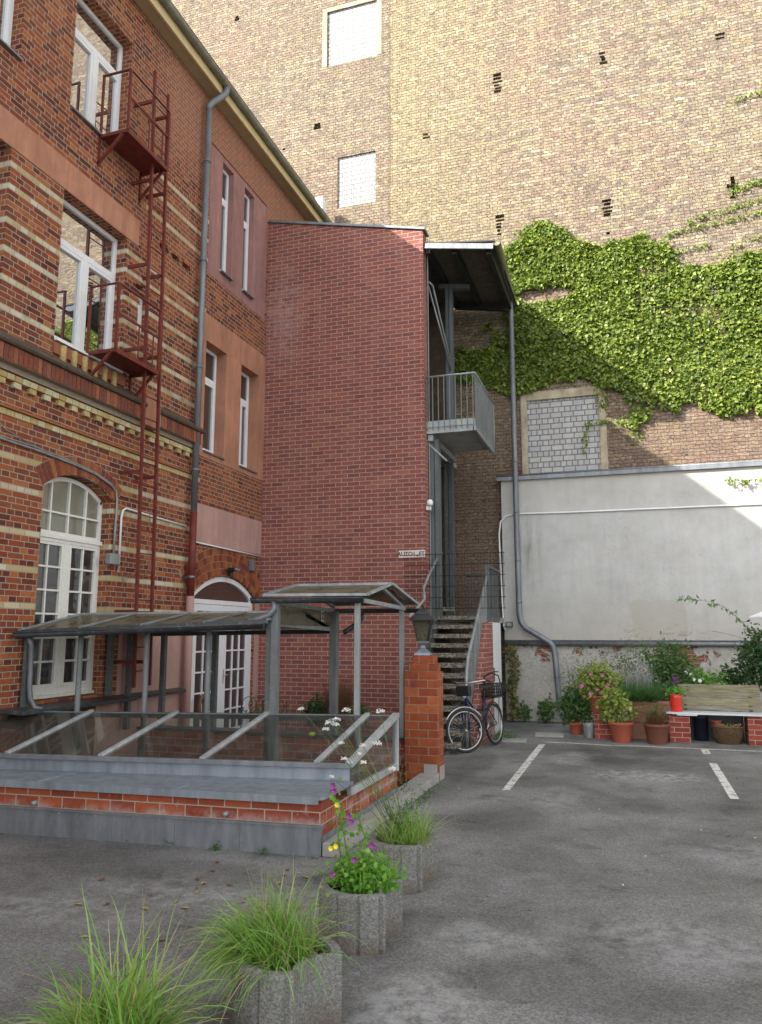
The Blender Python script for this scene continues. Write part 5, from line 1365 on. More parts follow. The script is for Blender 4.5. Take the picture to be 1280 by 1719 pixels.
# local x = forward. rear hub at -.54, front hub at +.54
lean = math.radians(5)
pv = bpy.data.objects
def BL(mb, name, mat, par=None, bevel=0.0):
    o = mb.build(name, mat, par or BK, bevel)
    if par is None: o.rotation_euler = (lean, 0, 0)
    return o
def wheel(cx, ang, name):
    r = .335; ca, sa = math.cos(ang), math.sin(ang)
    Pt = lambda th, rr, off=0: (cx + rr * math.cos(th) * ca - off * sa, rr * math.cos(th) * sa + off * ca, r + rr * math.sin(th) + .005)
    m = MB(); m.tube([Pt(2 * PI * i / 40, r - .020) for i in range(40)], .022, 8, closed=True); ty = BL(m, 'wheel', M['black_rubber'])
    m = MB(); m.tube([Pt(2 * PI * i / 40, r - .048) for i in range(40)], .010, 6, closed=True); m.build('rim', M['chrome'], ty)
    m = MB()
    for i in range(28):
        th = 2 * PI * i / 28; m.tube([Pt(th + (.35 if i % 2 else -.35), .02, .025 if i % 4 < 2 else -.025), Pt(th, r - .05)], .0022, 3)
    m.build('spokes', M['chrome'], ty)
    m = MB(); m.tube([Pt(0, 0, -.06), Pt(0, 0, .06)], .018, 10); m.build('hub', M['chrome'], ty)
    for th in (.9, 3.9):
        m = MB()
        for s_ in (-1, 1): m.lathe([(.001, -.005), (.02, -.004), (.02, .004), (.001, .005)], Pt(th, .2, 0), 8)
        m.build('reflector', M['orange_reflector'], ty)
    m = MB(); m.tube([Pt(2 * PI * i / 40, r + .022) for i in range(3 if cx > 0 else 2, 18)], .010, 6); BL(m, 'mudguard', M['chrome'] if cx > 0 else M['black'])
hd = -.50   # steering angle of front wheel (turned)
fang = math.radians(-26)
wheel(-.54, 0, 'rear'); wheel(.54, R(-36), 'front')
m = MB(); nv = M['navy']
m.tube([(-.54, .05, .34), (-.1, .03, .29)], .011, 6); m.tube([(-.54, -.05, .34), (-.1, -.03, .29)], .011, 6)
m.tube([(-.54, .05, .34), (-.22, .02, .72)], .009, 6); m.tube([(-.54, -.05, .34), (-.22, -.02, .72)], .009, 6)
m.tube([(-.1, 0, .29), (-.25, 0, .82)], .017, 8); m.tube([(-.1, 0, .29), (.2, 0, .5), (.40, 0, .78)], .019, 8); m.tube([(-.19, 0, .6), (.15, 0, .62), (.405, 0, .84)], .017, 8); m.tube([(.385, 0, .95), (.43, 0, .72)], .022, 8)
BL(m, 'frame', nv)
m = MB(); m.tube([(.43, 0, .72), (.46, .055, .66), (.54, .06, .34)], .013, 6); m.tube([(.43, 0, .72), (.46, -.055, .66), (.54, -.06, .34)], .013, 6); BL(m, 'fork', nv)
m = MB(); m.tube([(.38, 0, .95), (.36, 0, 1.05)], .014, 8); m.tube([(.14, .30, 1.06), (.25, .27, 1.08), (.36, .1, 1.06), (.36, -.1, 1.06), (.25, -.27, 1.08), (.14, -.30, 1.06)], .012, 8); BL(m, 'handlebar', M['chrome'])
for s_ in (-1, 1): m = MB(); m.tube([(.23, s_ * .275, 1.08), (.12, s_ * .305, 1.06)], .017, 8); m.tube([(.28, s_ * .22, 1.07), (.2, s_ * .3, 1.03)], .005, 5); BL(m, 'grip', M['black'])
m = MB(); m.tube([(-.25, 0, .8), (-.27, 0, .92)], .013, 8); m.add([(-.40, -.09, .95), (-.40, .09, .95), (-.12, .02, .94), (-.12, -.02, .94), (-.40, -.09, .99), (-.40, .09, .99), (-.12, .02, .965), (-.12, -.02, .965)], [[0, 1, 2, 3], [7, 6, 5, 4], [0, 4, 5, 1], [1, 5, 6, 2], [2, 6, 7, 3], [3, 7, 4, 0]]); BL(m, 'saddle', M['black'], bevel=.02)
m = MB()
for i in range(5): m.tube([(-.80, -.15 + .0, .80 + i * .05), (-.42, -.15, .80 + i * .05), (-.42, .15, .80 + i * .05), (-.80, .15, .80 + i * .05)], .008, 4, closed=True)
for i in range(12):
    xx = -.80 + i * .0345; m.tube([(xx, -.15, .78), (xx, -.15, 1.0)], .006, 4); m.tube([(xx, .15, .78), (xx, .15, 1.0)], .006, 4)
for i in range(10):
    yy = -.15 + i * .0333; m.tube([(-.80, yy, .78), (-.80, yy, 1.0)], .006, 4); m.tube([(-.42, yy, .78), (-.42, yy, 1.0)], .006, 4)
m.box(-.80, -.42, -.15, .15, .778, .784); m.tube([(-.61, -.15, 1.0), (-.61, -.13, 1.12), (-.61, 0, 1.18), (-.61, .13, 1.12), (-.61, .15, 1.0)], .012, 6); BL(m, 'basket', M['black'])
m = MB(); m.tube([(-.82, .06, .76), (-.3, .06, .76)], .006, 5); m.tube([(-.82, -.06, .76), (-.3, -.06, .76)], .006, 5); m.tube([(-.7, .06, .76), (-.54, .07, .34)], .005, 5); m.tube([(-.7, -.06, .76), (-.54, -.07, .34)], .005, 5); BL(m, 'luggage_rack', M['black'])
m = MB(); m.lathe([(.001, -.006), (.085, -.005), (.085, .005), (.001, .006)], (0, 0, 0), 24); m.add([], [])
cr = BL(m, 'chainring', M['chrome']); cr.location = (-.1, -.05, .29); cr.rotation_euler = (PI / 2 + lean, 0, 0)
m = MB(); m.tube([(-.1, -.07, .29), (.0, -.08, .14)], .009, 6); m.box(-.03, .06, -.17, -.08, .12, .14); m.tube([(-.1, .07, .29), (-.2, .08, .42)], .009, 6); m.box(-.25, -.16, .08, .17, .41, .43); BL(m, 'crank', M['chrome'])
m = MB(); m.lathe([(.001, 0), (.03, .01), (.035, .05), (.001, .06)], (.47, 0, .82), 12); BL(m, 'headlight', M['chrome'])
m = MB(); m.box(.2, .44, -.13, .13, .80, 1.0); 
BL(MB().box(.42, .52, -.12, .12, .86, 1.02), 'front_bag', M['black'], bevel=.02)

# ---------------------------------------------------------------- concrete planters and their plants
def planter_outline(r0=.265, n=96):
    """round outline with a concave bite facing +x"""
    pts = []
    for i in range(n):
        th = 2 * PI * i / n
        x, y = r0 * math.cos(th), r0 * math.sin(th)
        # bite circle
        cx, rb = .355, .215
        if (x - cx) ** 2 + y * y < rb * rb:
            # ray from centre: near intersection with the bite circle
            a = math.cos(th) ** 2 + math.sin(th) ** 2; b_ = -2 * cx * math.cos(th); c = cx * cx - rb * rb
            disc = b_ * b_ - 4 * c
            if disc > 0: t_ = (-b_ - math.sqrt(disc)) / 2; x, y = t_ * math.cos(th), t_ * math.sin(th)
        pts.append((x, y, th))
    return pts
def planter(x, y, rz, label, s=1.0):
    t = thing('concrete_planter', label, 'planter', (x, y, 0), rz, 'row of concrete planters with a curved notch')
    H_ = .32; out = planter_outline()
    n = len(out)
    def ring(k, z, groove=True):
        res = []
        for i, (a, b_, th) in enumerate(out):
            g_ = 1.0
            rr = math.hypot(a, b_)
            if groove and i % 8 == 4 and rr > .25: g_ = .94
            res.append((a * k * g_, b_ * k * g_, z))
        return res
    ks = [(1.0, 0, 1), (1.0, H_ - .015, 1), (.975, H_, 1), (.80, H_, 0), (.78, H_ - .02, 0), (.78, H_ - .08, 0)]
    vs = []; fs = []
    for k, z, g_ in ks: vs += ring(k, z, g_)
    for i in range(len(ks) - 1):
        for j in range(n): fs.append([i * n + j, i * n + (j + 1) % n, (i + 1) * n + (j + 1) % n, (i + 1) * n + j])
    m = MB(); m.add(vs, fs); m.build('shell', M['planter'], t)
    m = MB(); m.add(ring(.80, H_ - .05, 0), [list(range(n))]); m.build('soil', M['soil'], t)
    return t
PL = [(-1.93, 2.74, -.25), (-1.66, 3.68, -.38), (-1.66, 4.78, -.03), (-1.71, 5.88, -.1)]
PLAB = ['concrete planter nearest the camera, almost hidden under long grass at the bottom left', 'coarse concrete planter overflowing with drooping grass at the bottom edge', 'concrete planter holding bright green leaves and purple mallow', 'concrete planter farthest away, holding grass and wild carrot by the cellar wall']
for p_, lb in zip(PL, PLAB): planter(*p_, lb)
def disk(cx, cy, r, z):
    def f(i):
        a = random.uniform(0, 2 * PI); q = r * math.sqrt(random.random()); return (cx + q * math.cos(a), cy + q * math.sin(a), z)
    return f
def grass(idx, label, n1, n2, lmin, lmax, lean, bend, w=.007, bias=(0, 0), c=(0, 0)):
    x, y, _ = PL[idx]
    t = thing('grass_tuft', label, 'grass', (x, y, .27))
    blades('green_blades', disk(c[0], c[1], .165, 0), M['grass'], n1, lmin, lmax, w, t, lean, bend, bias=bias)
    blades('dry_blades', disk(c[0], c[1], .17, 0), M['dry'], n2, lmin * .8, lmax * 1.1, w * .6, t, lean * 1.1, bend * .9, bias=bias)
    blades('dead_thatch', disk(c[0], c[1], .19, -.01), M['dry'], n1 // 4, .08, .2, w * .6, t, 1.4, 1.2)
    return t
t = grass(0, 'big tuft of long pale green grass with dry stalks in the nearest planter', 560, 130, .18, .46, 1.25, 1.4, .0105, (-.22, .05), (-.03, .02))
blades('tall_stalks', disk(.02, .02, .12, 0), M['grass'], 30, .42, .70, .009, t, .7, .9, seg=9, bias=(-.1, 0))
blades('tall_dry_stalks', disk(.05, .02, .1, 0), M['dry'], 12, .4, .6, .005, t, .5, .9, seg=9)
t = grass(1, 'dense tuft of drooping green grass in the second planter', 1150, 170, .20, .46, 1.25, 2.1, .0075, (-.75, -.2), (-.07, .05))
blades('tall_stalks', disk(-.03, .03, .12, 0), M['dry'], 9, .35, .5, .004, t, .4, .4)
t = grass(3, 'sparse grass with dry yellow stalks in the farthest planter', 380, 150, .16, .36, 1.0, 1.1, .006, (.1, 0))
# mallow and bright leaves
x, y, _ = PL[2]
t = thing('mallow_plant', 'bright green leafy plant with purple mallow flowers in the third planter', 'plant', (x, y, .27))
P = RNG.normal((0, 0, .09), (.085, .085, .05), (1300, 3)); P[:, 2] = np.abs(P[:, 2])
leaves('foliage', P, (0, -.2, 1), .038, M['leaf_bright'], t, .7, .1, .7)
blades('leaf_blades', disk(.02, 0, .15, 0), M['leaf_bright'], 260, .12, .24, .012, t, .7, .8)
m = MB(); stems = [((-.12, .02, 0), (-.17, .02, .3), (-.19, -.0, .62)), ((-.08, .05, 0), (-.14, .06, .28), (-.2, .08, .5)), ((-.02, .0, 0), (.0, .05, .3), (-.06, .06, .46))]
lp = []
for st in stems:
    m.tube(st, .004, 5)
    for a, b_ in zip(st, st[1:]):
        for k in range(20):
            f = random.random(); lp.append([a[i] + (b_[i] - a[i]) * f + random.gauss(0, .022) for i in range(3)])
m.build('stems', M['stem'], t)
leaves('stem_leaves', np.array(lp), (0, -.6, .7), .036, M['leaf_bright'], t, .6, .2, .85)
def blossom(cx, cy, cz, r, mat, par, n=5, name='flower'):
    m = MB()
    for i in range(n):
        a = 2 * PI * i / n; ax = Vector((math.cos(a), -.45, math.sin(a))); sd = Vector((-math.sin(a), 0, math.cos(a)))
        c = Vector((cx, cy, cz)); m.add([c, c + ax * r * .6 + sd * r * .45, c + ax * r * 1.05, c + ax * r * .6 - sd * r * .45], [[0, 1, 2, 3]])
    return m.build(name, mat, par)
for fx, fy, fz in ((-.19, -.02, .62), (-.18, -.02, .585), (-.05, -.06, .42), (-.07, -.05, .45), (.0, -.14, .22), (-.13, -.16, .13), (.1, -.1, .3)):
    blossom(fx, fy, fz, .022, M['purple'], t)
for fx, fy, fz in ((-.20, -.02, .24), (-.16, -.04, .26), (-.17, -.0, .5)): blossom(fx, fy, fz, .018, M['yellow_petal'], t, 6)
# wild carrot
x, y, _ = PL[3]
t = thing('wild_carrot', 'tall thin wild carrot stems with white umbels rising before the skylight', 'plant', (x, y, .27))
m = MB(); heads = []
def at(px, py, yy):
    # helper to turn measured directions into stem tops
    a_ = math.pi / 2 + R(8.92); c_ = np.array([px - 640, -(py - 859.5), -1290.])
    Rx = np.array([[1, 0, 0], [0, math.cos(a_), -math.sin(a_)], [0, math.sin(a_), math.cos(a_)]]); q_ = R(17.83)
    Rz = np.array([[math.cos(q_), -math.sin(q_), 0], [math.sin(q_), math.cos(q_), 0], [0, 0, 1]])
    d = Rz @ Rx @ c_; s_ = yy / d[1]; return d * s_ + np.array([0, 0, 1.85])
base = Vector((0, 0, 0))
for (px, py, yy, rr) in ((506, 1191, 5.7, .03), (582, 1192, 5.75, .045), (639, 1195, 5.75, .04), (555, 1213, 5.6, .05), (565, 1208, 5.7, .035), (547, 1225, 5.65, .035), (564, 1217, 5.6, .03), (610, 1253, 5.7, .035), (634, 1249, 5.7, .04), (573, 1248, 5.75, .03), (579, 1275, 5.7, .035), (611, 1281, 5.7, .025), (659, 1292, 5.7, .03), (604, 1267, 5.7, .02), (557, 1305, 5.6, .02)):
    q = at(px, py, yy); h_ = Vector((q[0] - x, q[1] - y, q[2] - .27)); heads.append((h_, rr))
    mid = Vector((h_.x * .45 + .01, h_.y * .5, h_.z * .5))
    m.tube([base + Vector((random.uniform(-.05, .05), 0, 0)), mid, h_], [.0035, .0025, .0015], 5)
m.build('stems', M['stem'], t)
for h_, rr in heads:
    k = 110; rr *= .8; P = np.zeros((k, 3)); aa = RNG.uniform(0, 2 * PI, k); q = rr * np.sqrt(RNG.random(k)); P[:, 0] = h_.x + q * np.cos(aa); P[:, 1] = h_.y + q * np.sin(aa); P[:, 2] = h_.z + RNG.normal(0, rr * .18, k) + .01 - (q / rr) ** 2 * rr * .3
    leaves('umbel', P, (0, -.3, 1), .0085, M['white_petal'], t, .6, 0, 1.0)
fe_ = RNG.normal((0, 0, .25), (.08, .05, .15), (260, 3)); leaves('feathery_leaves', fe_, (0, -.5, .5), .035, M['leaf_mid'], t, 1, 0, .2)
q = at(524, 1232, 5.6); sd = MB(); sd.lathe([(.001, -.02), (.02, -.015), (.028, .0), (.02, .012), (.001, .016)], (q[0] - x, q[1] - y, q[2] - .27), 12); sd.build('seed_head', M['leaf_yellow'], t)

# ---------------------------------------------------------------- potted corner on the right
def pot(name, label, x, y, z, r0, r1, h, mat, rim=True, cat='pot'):
    t = thing(name, label, cat, (x, y, z), group='flower pots in the planted corner' if cat == 'pot' else None)
    m = MB(); pr = [(r0 * .98, 0), (r0, .01), (r1 * .97, h * .82)]
    if rim: pr += [(r1 * .985, h * .83), (r1 * 1.05, h * .84), (r1 * 1.05, h), (r1 * .93, h), (r1 * .90, h * .88)]
    else: pr += [(r1, h), (r1 * .93, h), (r1 * .9, h * .88)]
    m.lathe(pr, (0, 0, 0), 28); m.lathe([(.001, .004), (r0, .004)], (0, 0, 0), 28); m.build('shell', mat, t)
    m = MB(); m.lathe([(.001, h * .9), (r1 * .93, h * .88)], (0, 0, 0), 20); m.build('soil', M['soil'], t)
    return t
def bush(name, label, c, rad, n, size, mat, cat='plant', aspect=.6, droop=.2, stem=True, jit=.8):
    t = thing(name, label, cat, c)
    d = RNG.normal(0, 1, (n, 3)); d /= np.linalg.norm(d, axis=1)[:, None]
    rr = RNG.random(n) ** .45
    lump = 1 + .28 * np.sin(d[:, 0] * 5 + c[0] * 9) * np.cos(d[:, 2] * 6 + c[1]) + .12 * RNG.normal(0, 1, n)
    P = d * rr[:, None] * lump[:, None] * np.array(rad) + np.array([0, 0, rad[2]])
    leaves('foliage', P, (0, -.4, .5), size, mat, t, jit, droop, aspect)
    if stem:
        m = MB()
        for i in range(9):
            a = random.uniform(0, 2 * PI); m.tube([(0, 0, 0), (rad[0] * .3 * math.cos(a), rad[1] * .3 * math.sin(a), rad[2] * .8), (rad[0] * .8 * math.cos(a), rad[1] * .8 * math.sin(a), rad[2] * random.uniform(.8, 1.6))], [.006, .004, .002], 5)
        m.build('stems', M['twig'], t)
    return t
Yb = 14.45
# brick bench piers with slab
t = thing('garden_bench', 'low brick bench with pale slab and weathered wooden backrest', 'bench', (1.2, Yb, 0))
for x0, x1 in ((.54, .88), (1.78, 2.25)):
    m = MB(); m.box(x0 - 1.2, x1 - 1.2, .0, .45, 0, .47); m.build('brick_support', M['benchbrick'], t, bevel=.004)
m = MB(); m.box(-.70, 1.5, -.06, .50, .475, .505); m.box(-.52, -.2, -.075, .3, .455, .472); m.build('seat_slab', plain('pale_blue_white_board', (.60, .64, .66), .5), t, bevel=.004)
m = MB()
for i, (z0, z1) in enumerate(((.545, .592), (.61, .735), (.757, .95))):
    w_ = .012 * i; m.hexa([(-.50 + w_, .30 + .05 * i, z0), (.86, .30 + .05 * i, z0), (.86, .335 + .05 * i, z0), (-.50 + w_, .335 + .05 * i, z0)], [(-.49 + w_, .345 + .05 * i, z1), (.85, .345 + .05 * i, z1), (.85, .38 + .05 * i, z1), (-.49 + w_, .38 + .05 * i, z1)])
m.build('backrest', M['wood'], t, bevel=.006)
m = MB(); m.box(-.32, .58, .50, .53, 0, .47); m.build('bench_shade_panel', M['black'], t)  # black sheet added to stand in for the shade under the seat
m = MB(); m.bar((-.35, .40, .2), (-.35, .50, .92), .05, .05); m.bar((.7, .40, .2), (.7, .50, .92), .05, .05); m.build('backrest_post', M['wood'], t)
t = thing('flower_bed_wall', 'low brick bed wall behind the two big terracotta pots', 'wall', (-.7, Yb, 0))
m = MB(); m.box(0, .28, .05, .45, 0, .43); m.build('brick_end', M['benchbrick'], t, bevel=.004)
m = MB(); m.box(.285, 1.24, .20, .45, 0, .29); m.build('plank_front', M['terracotta_pale'], t, bevel=.01)
t = thing('trough_planter', 'long pale terracotta trough with thick rim behind the two big pots', 'planter', (.2, 14.72, .29))
m = MB(); m.hexa([(-.30, -.1, 0), (.32, -.1, 0), (.32, .16, 0), (-.30, .16, 0)], [(-.33, -.13, .32), (.35, -.13, .32), (.35, .19, .32), (-.33, .19, .32)]); m.box(-.36, .38, -.16, -.125, .32, .385); m.box(-.36, .38, .18, .215, .32, .385); m.box(-.36, -.325, -.125, .18, .32, .385); m.box(.345, .38, -.125, .18, .32, .385); m.build('shell', M['terracotta_pale'], t, bevel=.006)
m = MB(); m.box(-.325, .345, -.125, .18, .33, .36); m.build('soil', M['soil'], t)
pot('flower_pot', 'big terracotta pot spilling yellow-green leaves, left of the two on the asphalt', -.245, 14.22, 0, .15, .205, .34, M['terracotta'])
pot('flower_pot', 'dark brown pot with half-dry plant, right of the two on the asphalt', .335, 14.2, 0, .155, .205, .33, M['terracotta_dark'])
pot('flower_pot', 'dark terracotta pot standing on the left brick end of the bed', -.62, 14.7, .435, .11, .15, .30, M['terracotta'])
pot('flower_pot', 'glossy bright red pot on the left end of the bench slab', .68, 14.55, .506, .095, .10, .29, M['red_pot'], rim=False)
pot('flower_pot', 'small terracotta pot standing in the wicker basket', 1.31, 14.62, .24, .06, .08, .13, M['terracotta'])
pot('bucket', 'grey metal bucket left of the brick bed end', -.80, 14.6, 0, .08, .10, .25, M['galv'], rim=False, cat='bucket')
pot('flower_pot', 'small clay pot on the ground beneath the leafy plant by the bent downpipe', -1.05, 15.0, 0, .09, .12, .2, M['terracotta'])
t = thing('dark_bin', 'dark navy cylindrical bin in the shade under the bench slab', 'bin', (1.08, 14.85, 0)); m = MB(); m.lathe([(.001, 0), (.11, 0), (.12, .38), (.125, .38), (.125, .42), (.001, .43)], (0, 0, 0), 20); m.build('shell', plain('dark_navy_plastic', (.02, .025, .045), .4), t)
t = thing('wicker_basket', 'brown wicker basket filled with twigs under the bench slab', 'basket', (1.48, 14.6, 0))
m = MB(); n = 28
for i in range(n):
    a = 2 * PI * i / n; m.tube([(.17 * math.cos(a), .15 * math.sin(a), 0), (.22 * math.cos(a), .19 * math.sin(a), .12), (.25 * math.cos(a), .21 * math.sin(a), .27)], .007, 5)
for j in range(11):
    z = .015 + j * .024; k = .17 + .08 * (z / .27) ** .8
    m.tube([(k * math.cos(2 * PI * i / 56) * (1 + (.03 if (i + j) % 2 else -.02)), k * .86 * math.sin(2 * PI * i / 56) * (1 + (.03 if (i + j) % 2 else -.02)), z) for i in range(56)], .0085, 5, closed=True)
m.tube([(.26 * math.cos(2 * PI * i / 32), .22 * math.sin(2 * PI * i / 32), .28) for i in range(32)], .014, 6, closed=True); m.lathe([(.001, .005), (.17, .005)], (0, 0, 0), 20)
m.build('weave', plain('brown_wicker', (.13, .08, .042), .7, 0, .3, .3, 30), t)
m = MB()
for i in range(30):
    a = random.uniform(0, 2 * PI); m.tube([(random.uniform(-.12, .16), random.uniform(-.1, .1), .2), (random.uniform(-.18, .2), random.uniform(-.15, .15), random.uniform(.28, .35))], .006, 5)
m.build('twigs', M['dry'], t)
# plants of the corner
bush('trailing_plant', 'yellow-green leafy plant spilling over the big terracotta pot', (-.33, 14.3, .26), (.31, .20, .32), 1300, .058, M['leaf_yellow'], aspect=.8)
bush('climbing_shrub', 'yellow-green shrub with dusty pink blooms above the bed end', (-.60, 14.75, .66), (.42, .25, .33), 1900, .055, M['leaf_yellow'], aspect=.8)
for i in range(10):
    t_ = bpy.data.objects['climbing_shrub']; blossom(random.uniform(-.3, .2), -.2 + random.uniform(-.04, .04), random.uniform(.1, .5), .035, M['pinkish'], t_, 7)
t = thing('lavender', 'grey-green needle-leaved lavender bush with thin flower spikes in the trough', 'plant', (.06, 14.72, .66))
blades('needles', disk(0, 0, .26, 0), M['leaf_feather'], 3200, .22, .46, .006, t, 1.25, .5, seg=3)
blades('front_needles', lambda i: (random.uniform(-.3, .33), -.13 + random.uniform(-.05, .05), random.uniform(-.02, .03)), M['leaf_feather'], 1800, .16, .34, .006, t, 1.0, 1.6, seg=4, bias=(0, -.9))
blades('flower_spikes', disk(0, 0, .24, .1), leafmat('lavender_spike', [(.30, .30, .30), (.38, .35, .40), (.22, .26, .2)], .1), 260, .42, .62, .005, t, .6, .05, seg=3)
t = thing('dried_plant', 'brownish half-dry bushy plant in the dark brown pot', 'plant', (.33, 14.2, .29))
blades('dry_stems', disk(0, 0, .13, 0), M['twig'], 420, .15, .34, .006, t, .8, .3, seg=3)
leaves('sparse_leaves', RNG.normal((0, 0, .2), (.11, .09, .09), (320, 3)), (0, -.4, .5), .035, M['leaf_mid'], t, 1)
bush('fern_plant', 'green feathery plant at the right end of the trough', (.42, 14.8, .5), (.26, .2, .25), 1300, .06, M['leaf_feather'], aspect=.22)
bush('tomato_plant', 'tall airy green plant above the red pot against the old wall', (.60, 15.1, .65), (.46, .28, .52), 2800, .07, M['leaf_mid'], aspect=.42)
bush('red_pot_plant', 'low bright green herb growing in the red pot', (.68, 14.55, .77), (.15, .11, .07), 300, .05, M['leaf_bright'], aspect=.6)
t_ = bpy.data.objects['tomato_plant']
for q_ in ((.1, -.2, .42), (.14, -.2, .36), (.08, -.21, .33)): blossom(*q_, .05, plain('deep_purple_petal', (.10, .02, .09), .5), t_, 7)
for q_ in ((.3, -.1, .5), (.38, -.1, .46), (.42, -.1, .38), (.52, -.12, .36)): blossom(*q_, .035, M['white_petal'], t_, 5)
bush('low_foliage', 'green sprigs rising behind the left half of the bench backrest', (1.05, 15.25, .80), (.55, .16, .20), 1100, .06, M['leaf_bright'], aspect=.5)
bush('corner_shrub', 'dense dark green shrub against the right edge of the photo', (2.25, 15.4, .75), (.5, .35, .62), 2600, .075, M['leaf_dark'], aspect=.55)
bush('dark_leaf_climber', 'dark glossy leaves behind the right half of the bench backrest', (1.75, 15.5, .85), (.33, .15, .2), 420, .075, M['leaf_dark'], aspect=.8)
bush('tall_weeds', 'thin pale grassy weeds before the wall left of the shrub with pink blooms', (-.9, 15.3, .4), (.4, .22, .55), 1200, .06, M['leaf_feather'], aspect=.2)
bush('back_weeds', 'airy wildflowers with brown seed heads against the wall above the lavender', (-.1, 15.4, .7), (.5, .2, .50), 1500, .045, M['leaf_mid'], aspect=.3)
bush('corner_foliage', 'bushy green plant at the foot of the bent downpipe', (-1.05, 15.3, .05), (.36, .28, .42), 2000, .07, M['leaf_mid'], aspect=.5)
bush('wall_creeper', 'small creeper climbing the foot of the whitish wall left of the bent downpipe', (-1.75, 16.6, .02), (.2, .12, .25), 330, .065, M['leaf_mid'], aspect=.75)
bush('wall_creeper', 'scrappy little creeper at the wall foot nearest the white door', (-2.2, 16.65, .02), (.14, .1, .2), 160, .06, M['leaf_mid'], aspect=.75)
t = thing('door_vine', 'reddish and green vine hanging down the wall right beside the white door', 'vine', (-2.42, 16.5, 0))
P = np.stack([RNG.normal(0.0, .055, 520), RNG.normal(.1, .06, 520), RNG.uniform(.1, 1.6, 520)], 1); P[:, 0] += .04 * np.sin(P[:, 2] * 7)
leaves('foliage', P, (.2, -1, .3), .07, leafmat('turning_leaf', [(.06, .12, .03), (.14, .16, .05), (.22, .13, .05), (.05, .1, .03)], .3), t, .6, .8, .8)
t = thing('weeds', 'small tuft of weeds on the asphalt behind the bicycle rear wheel', 'weeds', (-2.2, 13.9, 0))
leaves('foliage', np.abs(RNG.normal(0, 1, (260, 3))) * np.array([.13, .12, .05]) * RNG.choice([-1, 1], (260, 3)) * np.array([1, 1, 1]) + np.array([0, 0, .06]), (0, -.2, 1), .05, M['leaf_feather'], t, .8, 0, .4)
# twig arching over the rendered wall
t = thing('rose_twig', 'long thin leafy twig arching in front of the rendered wall from the corner shrub', 'twig', (2.0, 15.3, 1.7))
arcp = [(.25, 0, -.2), (.05, 0, .15), (-.12, 0, .38), (-.38, 0, .62), (-.65, 0, .72), (-.95, 0, .76), (-1.2, 0, .75)]
m = MB(); m.tube(arcp, [.006, .005, .005, .004, .003, .002, .002], 5); m.tube([(.2, 0, -.1), (-.1, 0, .05), (-.4, 0, .14), (-.6, 0, .18)], .003, 5); m.build('stem', M['twig'], t)
LPp = []
for a, b_ in zip(arcp[1:], arcp[2:]):
    for k in range(14): f = random.random(); LPp.append([a[i] + (b_[i] - a[i]) * f + random.gauss(0, .02) for i in range(3)])
leaves('leaves', np.array(LPp), (0, -1, .2), .07, M['leaf_feather'], t, .5, .3, .4)
t = thing('ivy_sprig', 'short bright sprig hanging over the lit corner of the rendered wall', 'ivy', (2.6, 16.8, 4.9))
pp = []
for k in range(120): f = random.random(); pp.append([.9 - 1.5 * f + random.gauss(0, .02), random.gauss(-.02, .02), -.1 + .12 * f + random.gauss(0, .03)])
leaves('foliage', np.array(pp), (0, -1, .3), .07, M['ivy'], t, .6)
# parasol entering at the right edge
t = thing('parasol', 'white parasol whose corner enters at the right edge of the photo', 'parasol', (3.4, 13.5, 0))
m = MB(); c = (0, 0, 2.75); cor = [(-1.62, -.0, 2.10), (0, -1.6, 2.10), (1.6, 0, 2.10), (0, 1.6, 2.10)]
cor = [(-1.62, -.1, 2.10), (-.1, -1.6, 2.1), (1.5, -.1, 2.10), (-.1, 1.5, 2.10)]
for i in range(4): a, b_ = cor[i], cor[(i + 1) % 4]; m.add([c, a, b_, (c[0], c[1], c[2] - .02), (a[0], a[1], a[2] - .02), (b_[0], b_[1], b_[2] - .02)], [[0, 1, 2], [5, 4, 3], [1, 4, 5, 2]])
m.build('canopy', M['white_frame'], t)
m = MB(); m.tube([(0, 0, 0), (0, 0, 2.75)], .025, 10); m.build('pole', M['wood'], t); m = MB(); m.lathe([(.001, .08), (.25, .06), (.27, 0)], (0, 0, 0), 24); m.build('base', M['concrete'], t)

# ---------------------------------------------------------------- yard between pit and tower
t = thing('dry_bush', 'reddish brown twiggy bush at the foot of the tower behind the canopy posts', 'bush', (-5.05, 13.2, .2))
blades('twigs', disk(0, 0, .12, 0), M['twig'], 900, .5, 1.0, .006, t, .55, .25, seg=4)
bush('green_bush', 'small dark green bush at the tower foot left of the brown bush', (-5.45, 13.1, .2), (.24, .2, .26), 700, .06, M['leaf_dark'])
bush('green_bush', 'low mid-green bush at the tower foot right of the brown bush', (-4.6, 13.1, .25), (.2, .2, .18), 500, .055, M['leaf_mid'])
t = thing('wire_trellis', 'curly black wire plant support with leaves before the white door', 'plant support', (-6.0, 12.2, 0))
m = MB()
for k in range(5):
    cx = k * .13 - .3; m.tube([(cx + .14 * math.cos(2 * PI * i / 20), .0, .62 + .14 * math.sin(2 * PI * i / 20)) for i in range(20)], .006, 5, closed=True)
m.tube([(-.45, 0, 0), (-.45, 0, .7)], .008, 5); m.tube([(.4, 0, 0), (.4, 0, .7)], .008, 5); m.build('wire', M['black'], t)
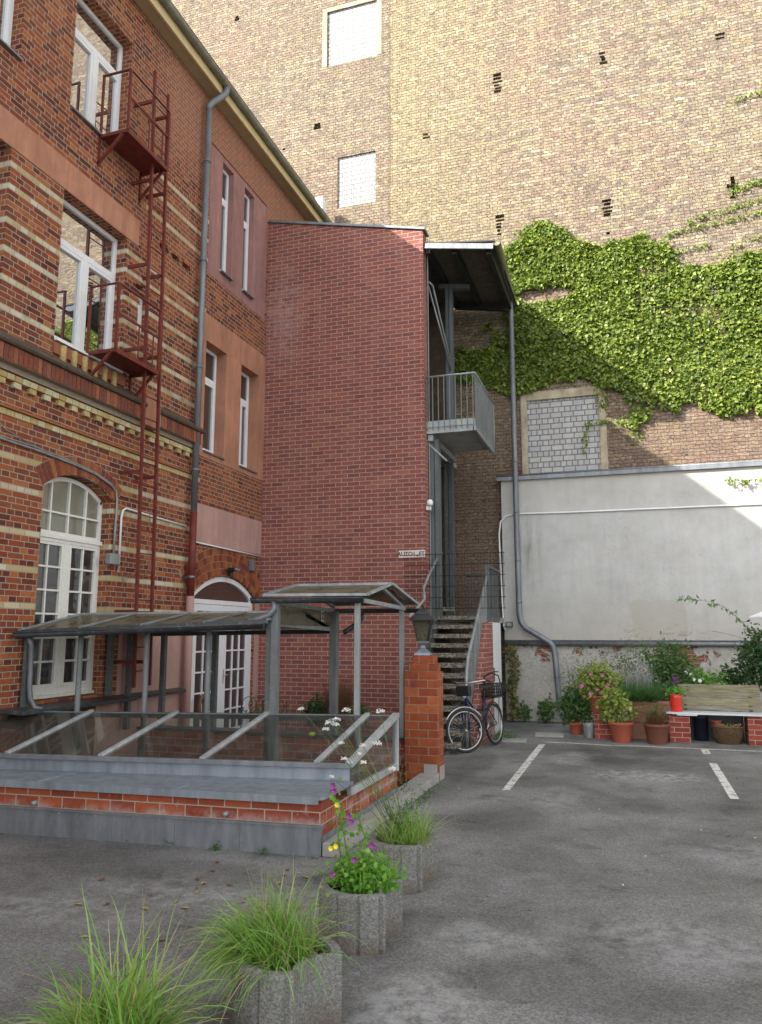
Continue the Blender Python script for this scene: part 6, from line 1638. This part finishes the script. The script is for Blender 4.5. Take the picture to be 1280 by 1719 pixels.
leaves('leaves', RNG.normal((0, 0, .5), (.25, .08, .07), (260, 3)), (0, -.5, .5), .05, M['leaf_mid'], t)
t = thing('wreath', 'dark oval wreath hanging low on the left door leaf', 'wreath', (-6.85, 11.62, .62))
m = MB(); m.tube([(0.0, .12 * math.cos(2 * PI * i / 24), .19 * math.sin(2 * PI * i / 24)) for i in range(24)], .03, 6, closed=True); m.build('ring', M['twig'], t)

t = thing('weeds', 'thin weeds sprouting along the foot of the cellar wall flashing', 'weeds', (-3.5, 6.2, 0))
leaves('foliage', np.stack([RNG.uniform(-2.6, 1.0, 260) // .45 * .45 + RNG.normal(0, .035, 260), RNG.normal(.02, .015, 260), np.abs(RNG.normal(0, .025, 260))], 1), (0, -.3, 1), .03, M['leaf_mid'], t, .8, 0, .4)
t = thing('weeds', 'low weeds and moss along the concrete plinth beside the farthest planter', 'weeds', (-2.3, 8.2, 0))
leaves('foliage', np.stack([RNG.normal(0, .03, 300), RNG.uniform(-1.6, 1.5, 300) // .3 * .3 + RNG.normal(0, .05, 300), np.abs(RNG.normal(0, .03, 300))], 1), (.3, -.3, 1), .035, M['leaf_mid'], t, .8, 0, .4)
# ---------------------------------------------------------------- fallen leaves and small litter on the asphalt
LT = thing('fallen_leaves', 'small dry brown and yellow leaves and crumbs scattered over the asphalt', 'leaves'); LT['kind'] = 'stuff'
k = 95
for i in range(k):
    x = random.gauss(-2.75, .5) if i < 45 else random.uniform(-3.6, 2.2); y = random.gauss(5.2, .5) if i < 45 else random.uniform(3.0, 13)
    if y > 6.1 and x < -2.3: continue
    s_ = random.uniform(.018, .045) if i < 45 else random.uniform(.006, .022)
    m = MB(); a = random.uniform(0, 6.3); ca, sa = math.cos(a) * s_, math.sin(a) * s_
    m.add([(-ca, -sa, 0), (sa * .5, -ca * .5, .008), (ca, sa, .002), (-sa * .5, ca * .5, .01)], [[0, 1, 2], [0, 2, 3]])
    c_ = random.choice(('dry', 'twig', 'dry', 'white_petal' if i >= 45 else 'twig'))
    m.build('leaf', M[c_], LT, loc=(x, y, .004))
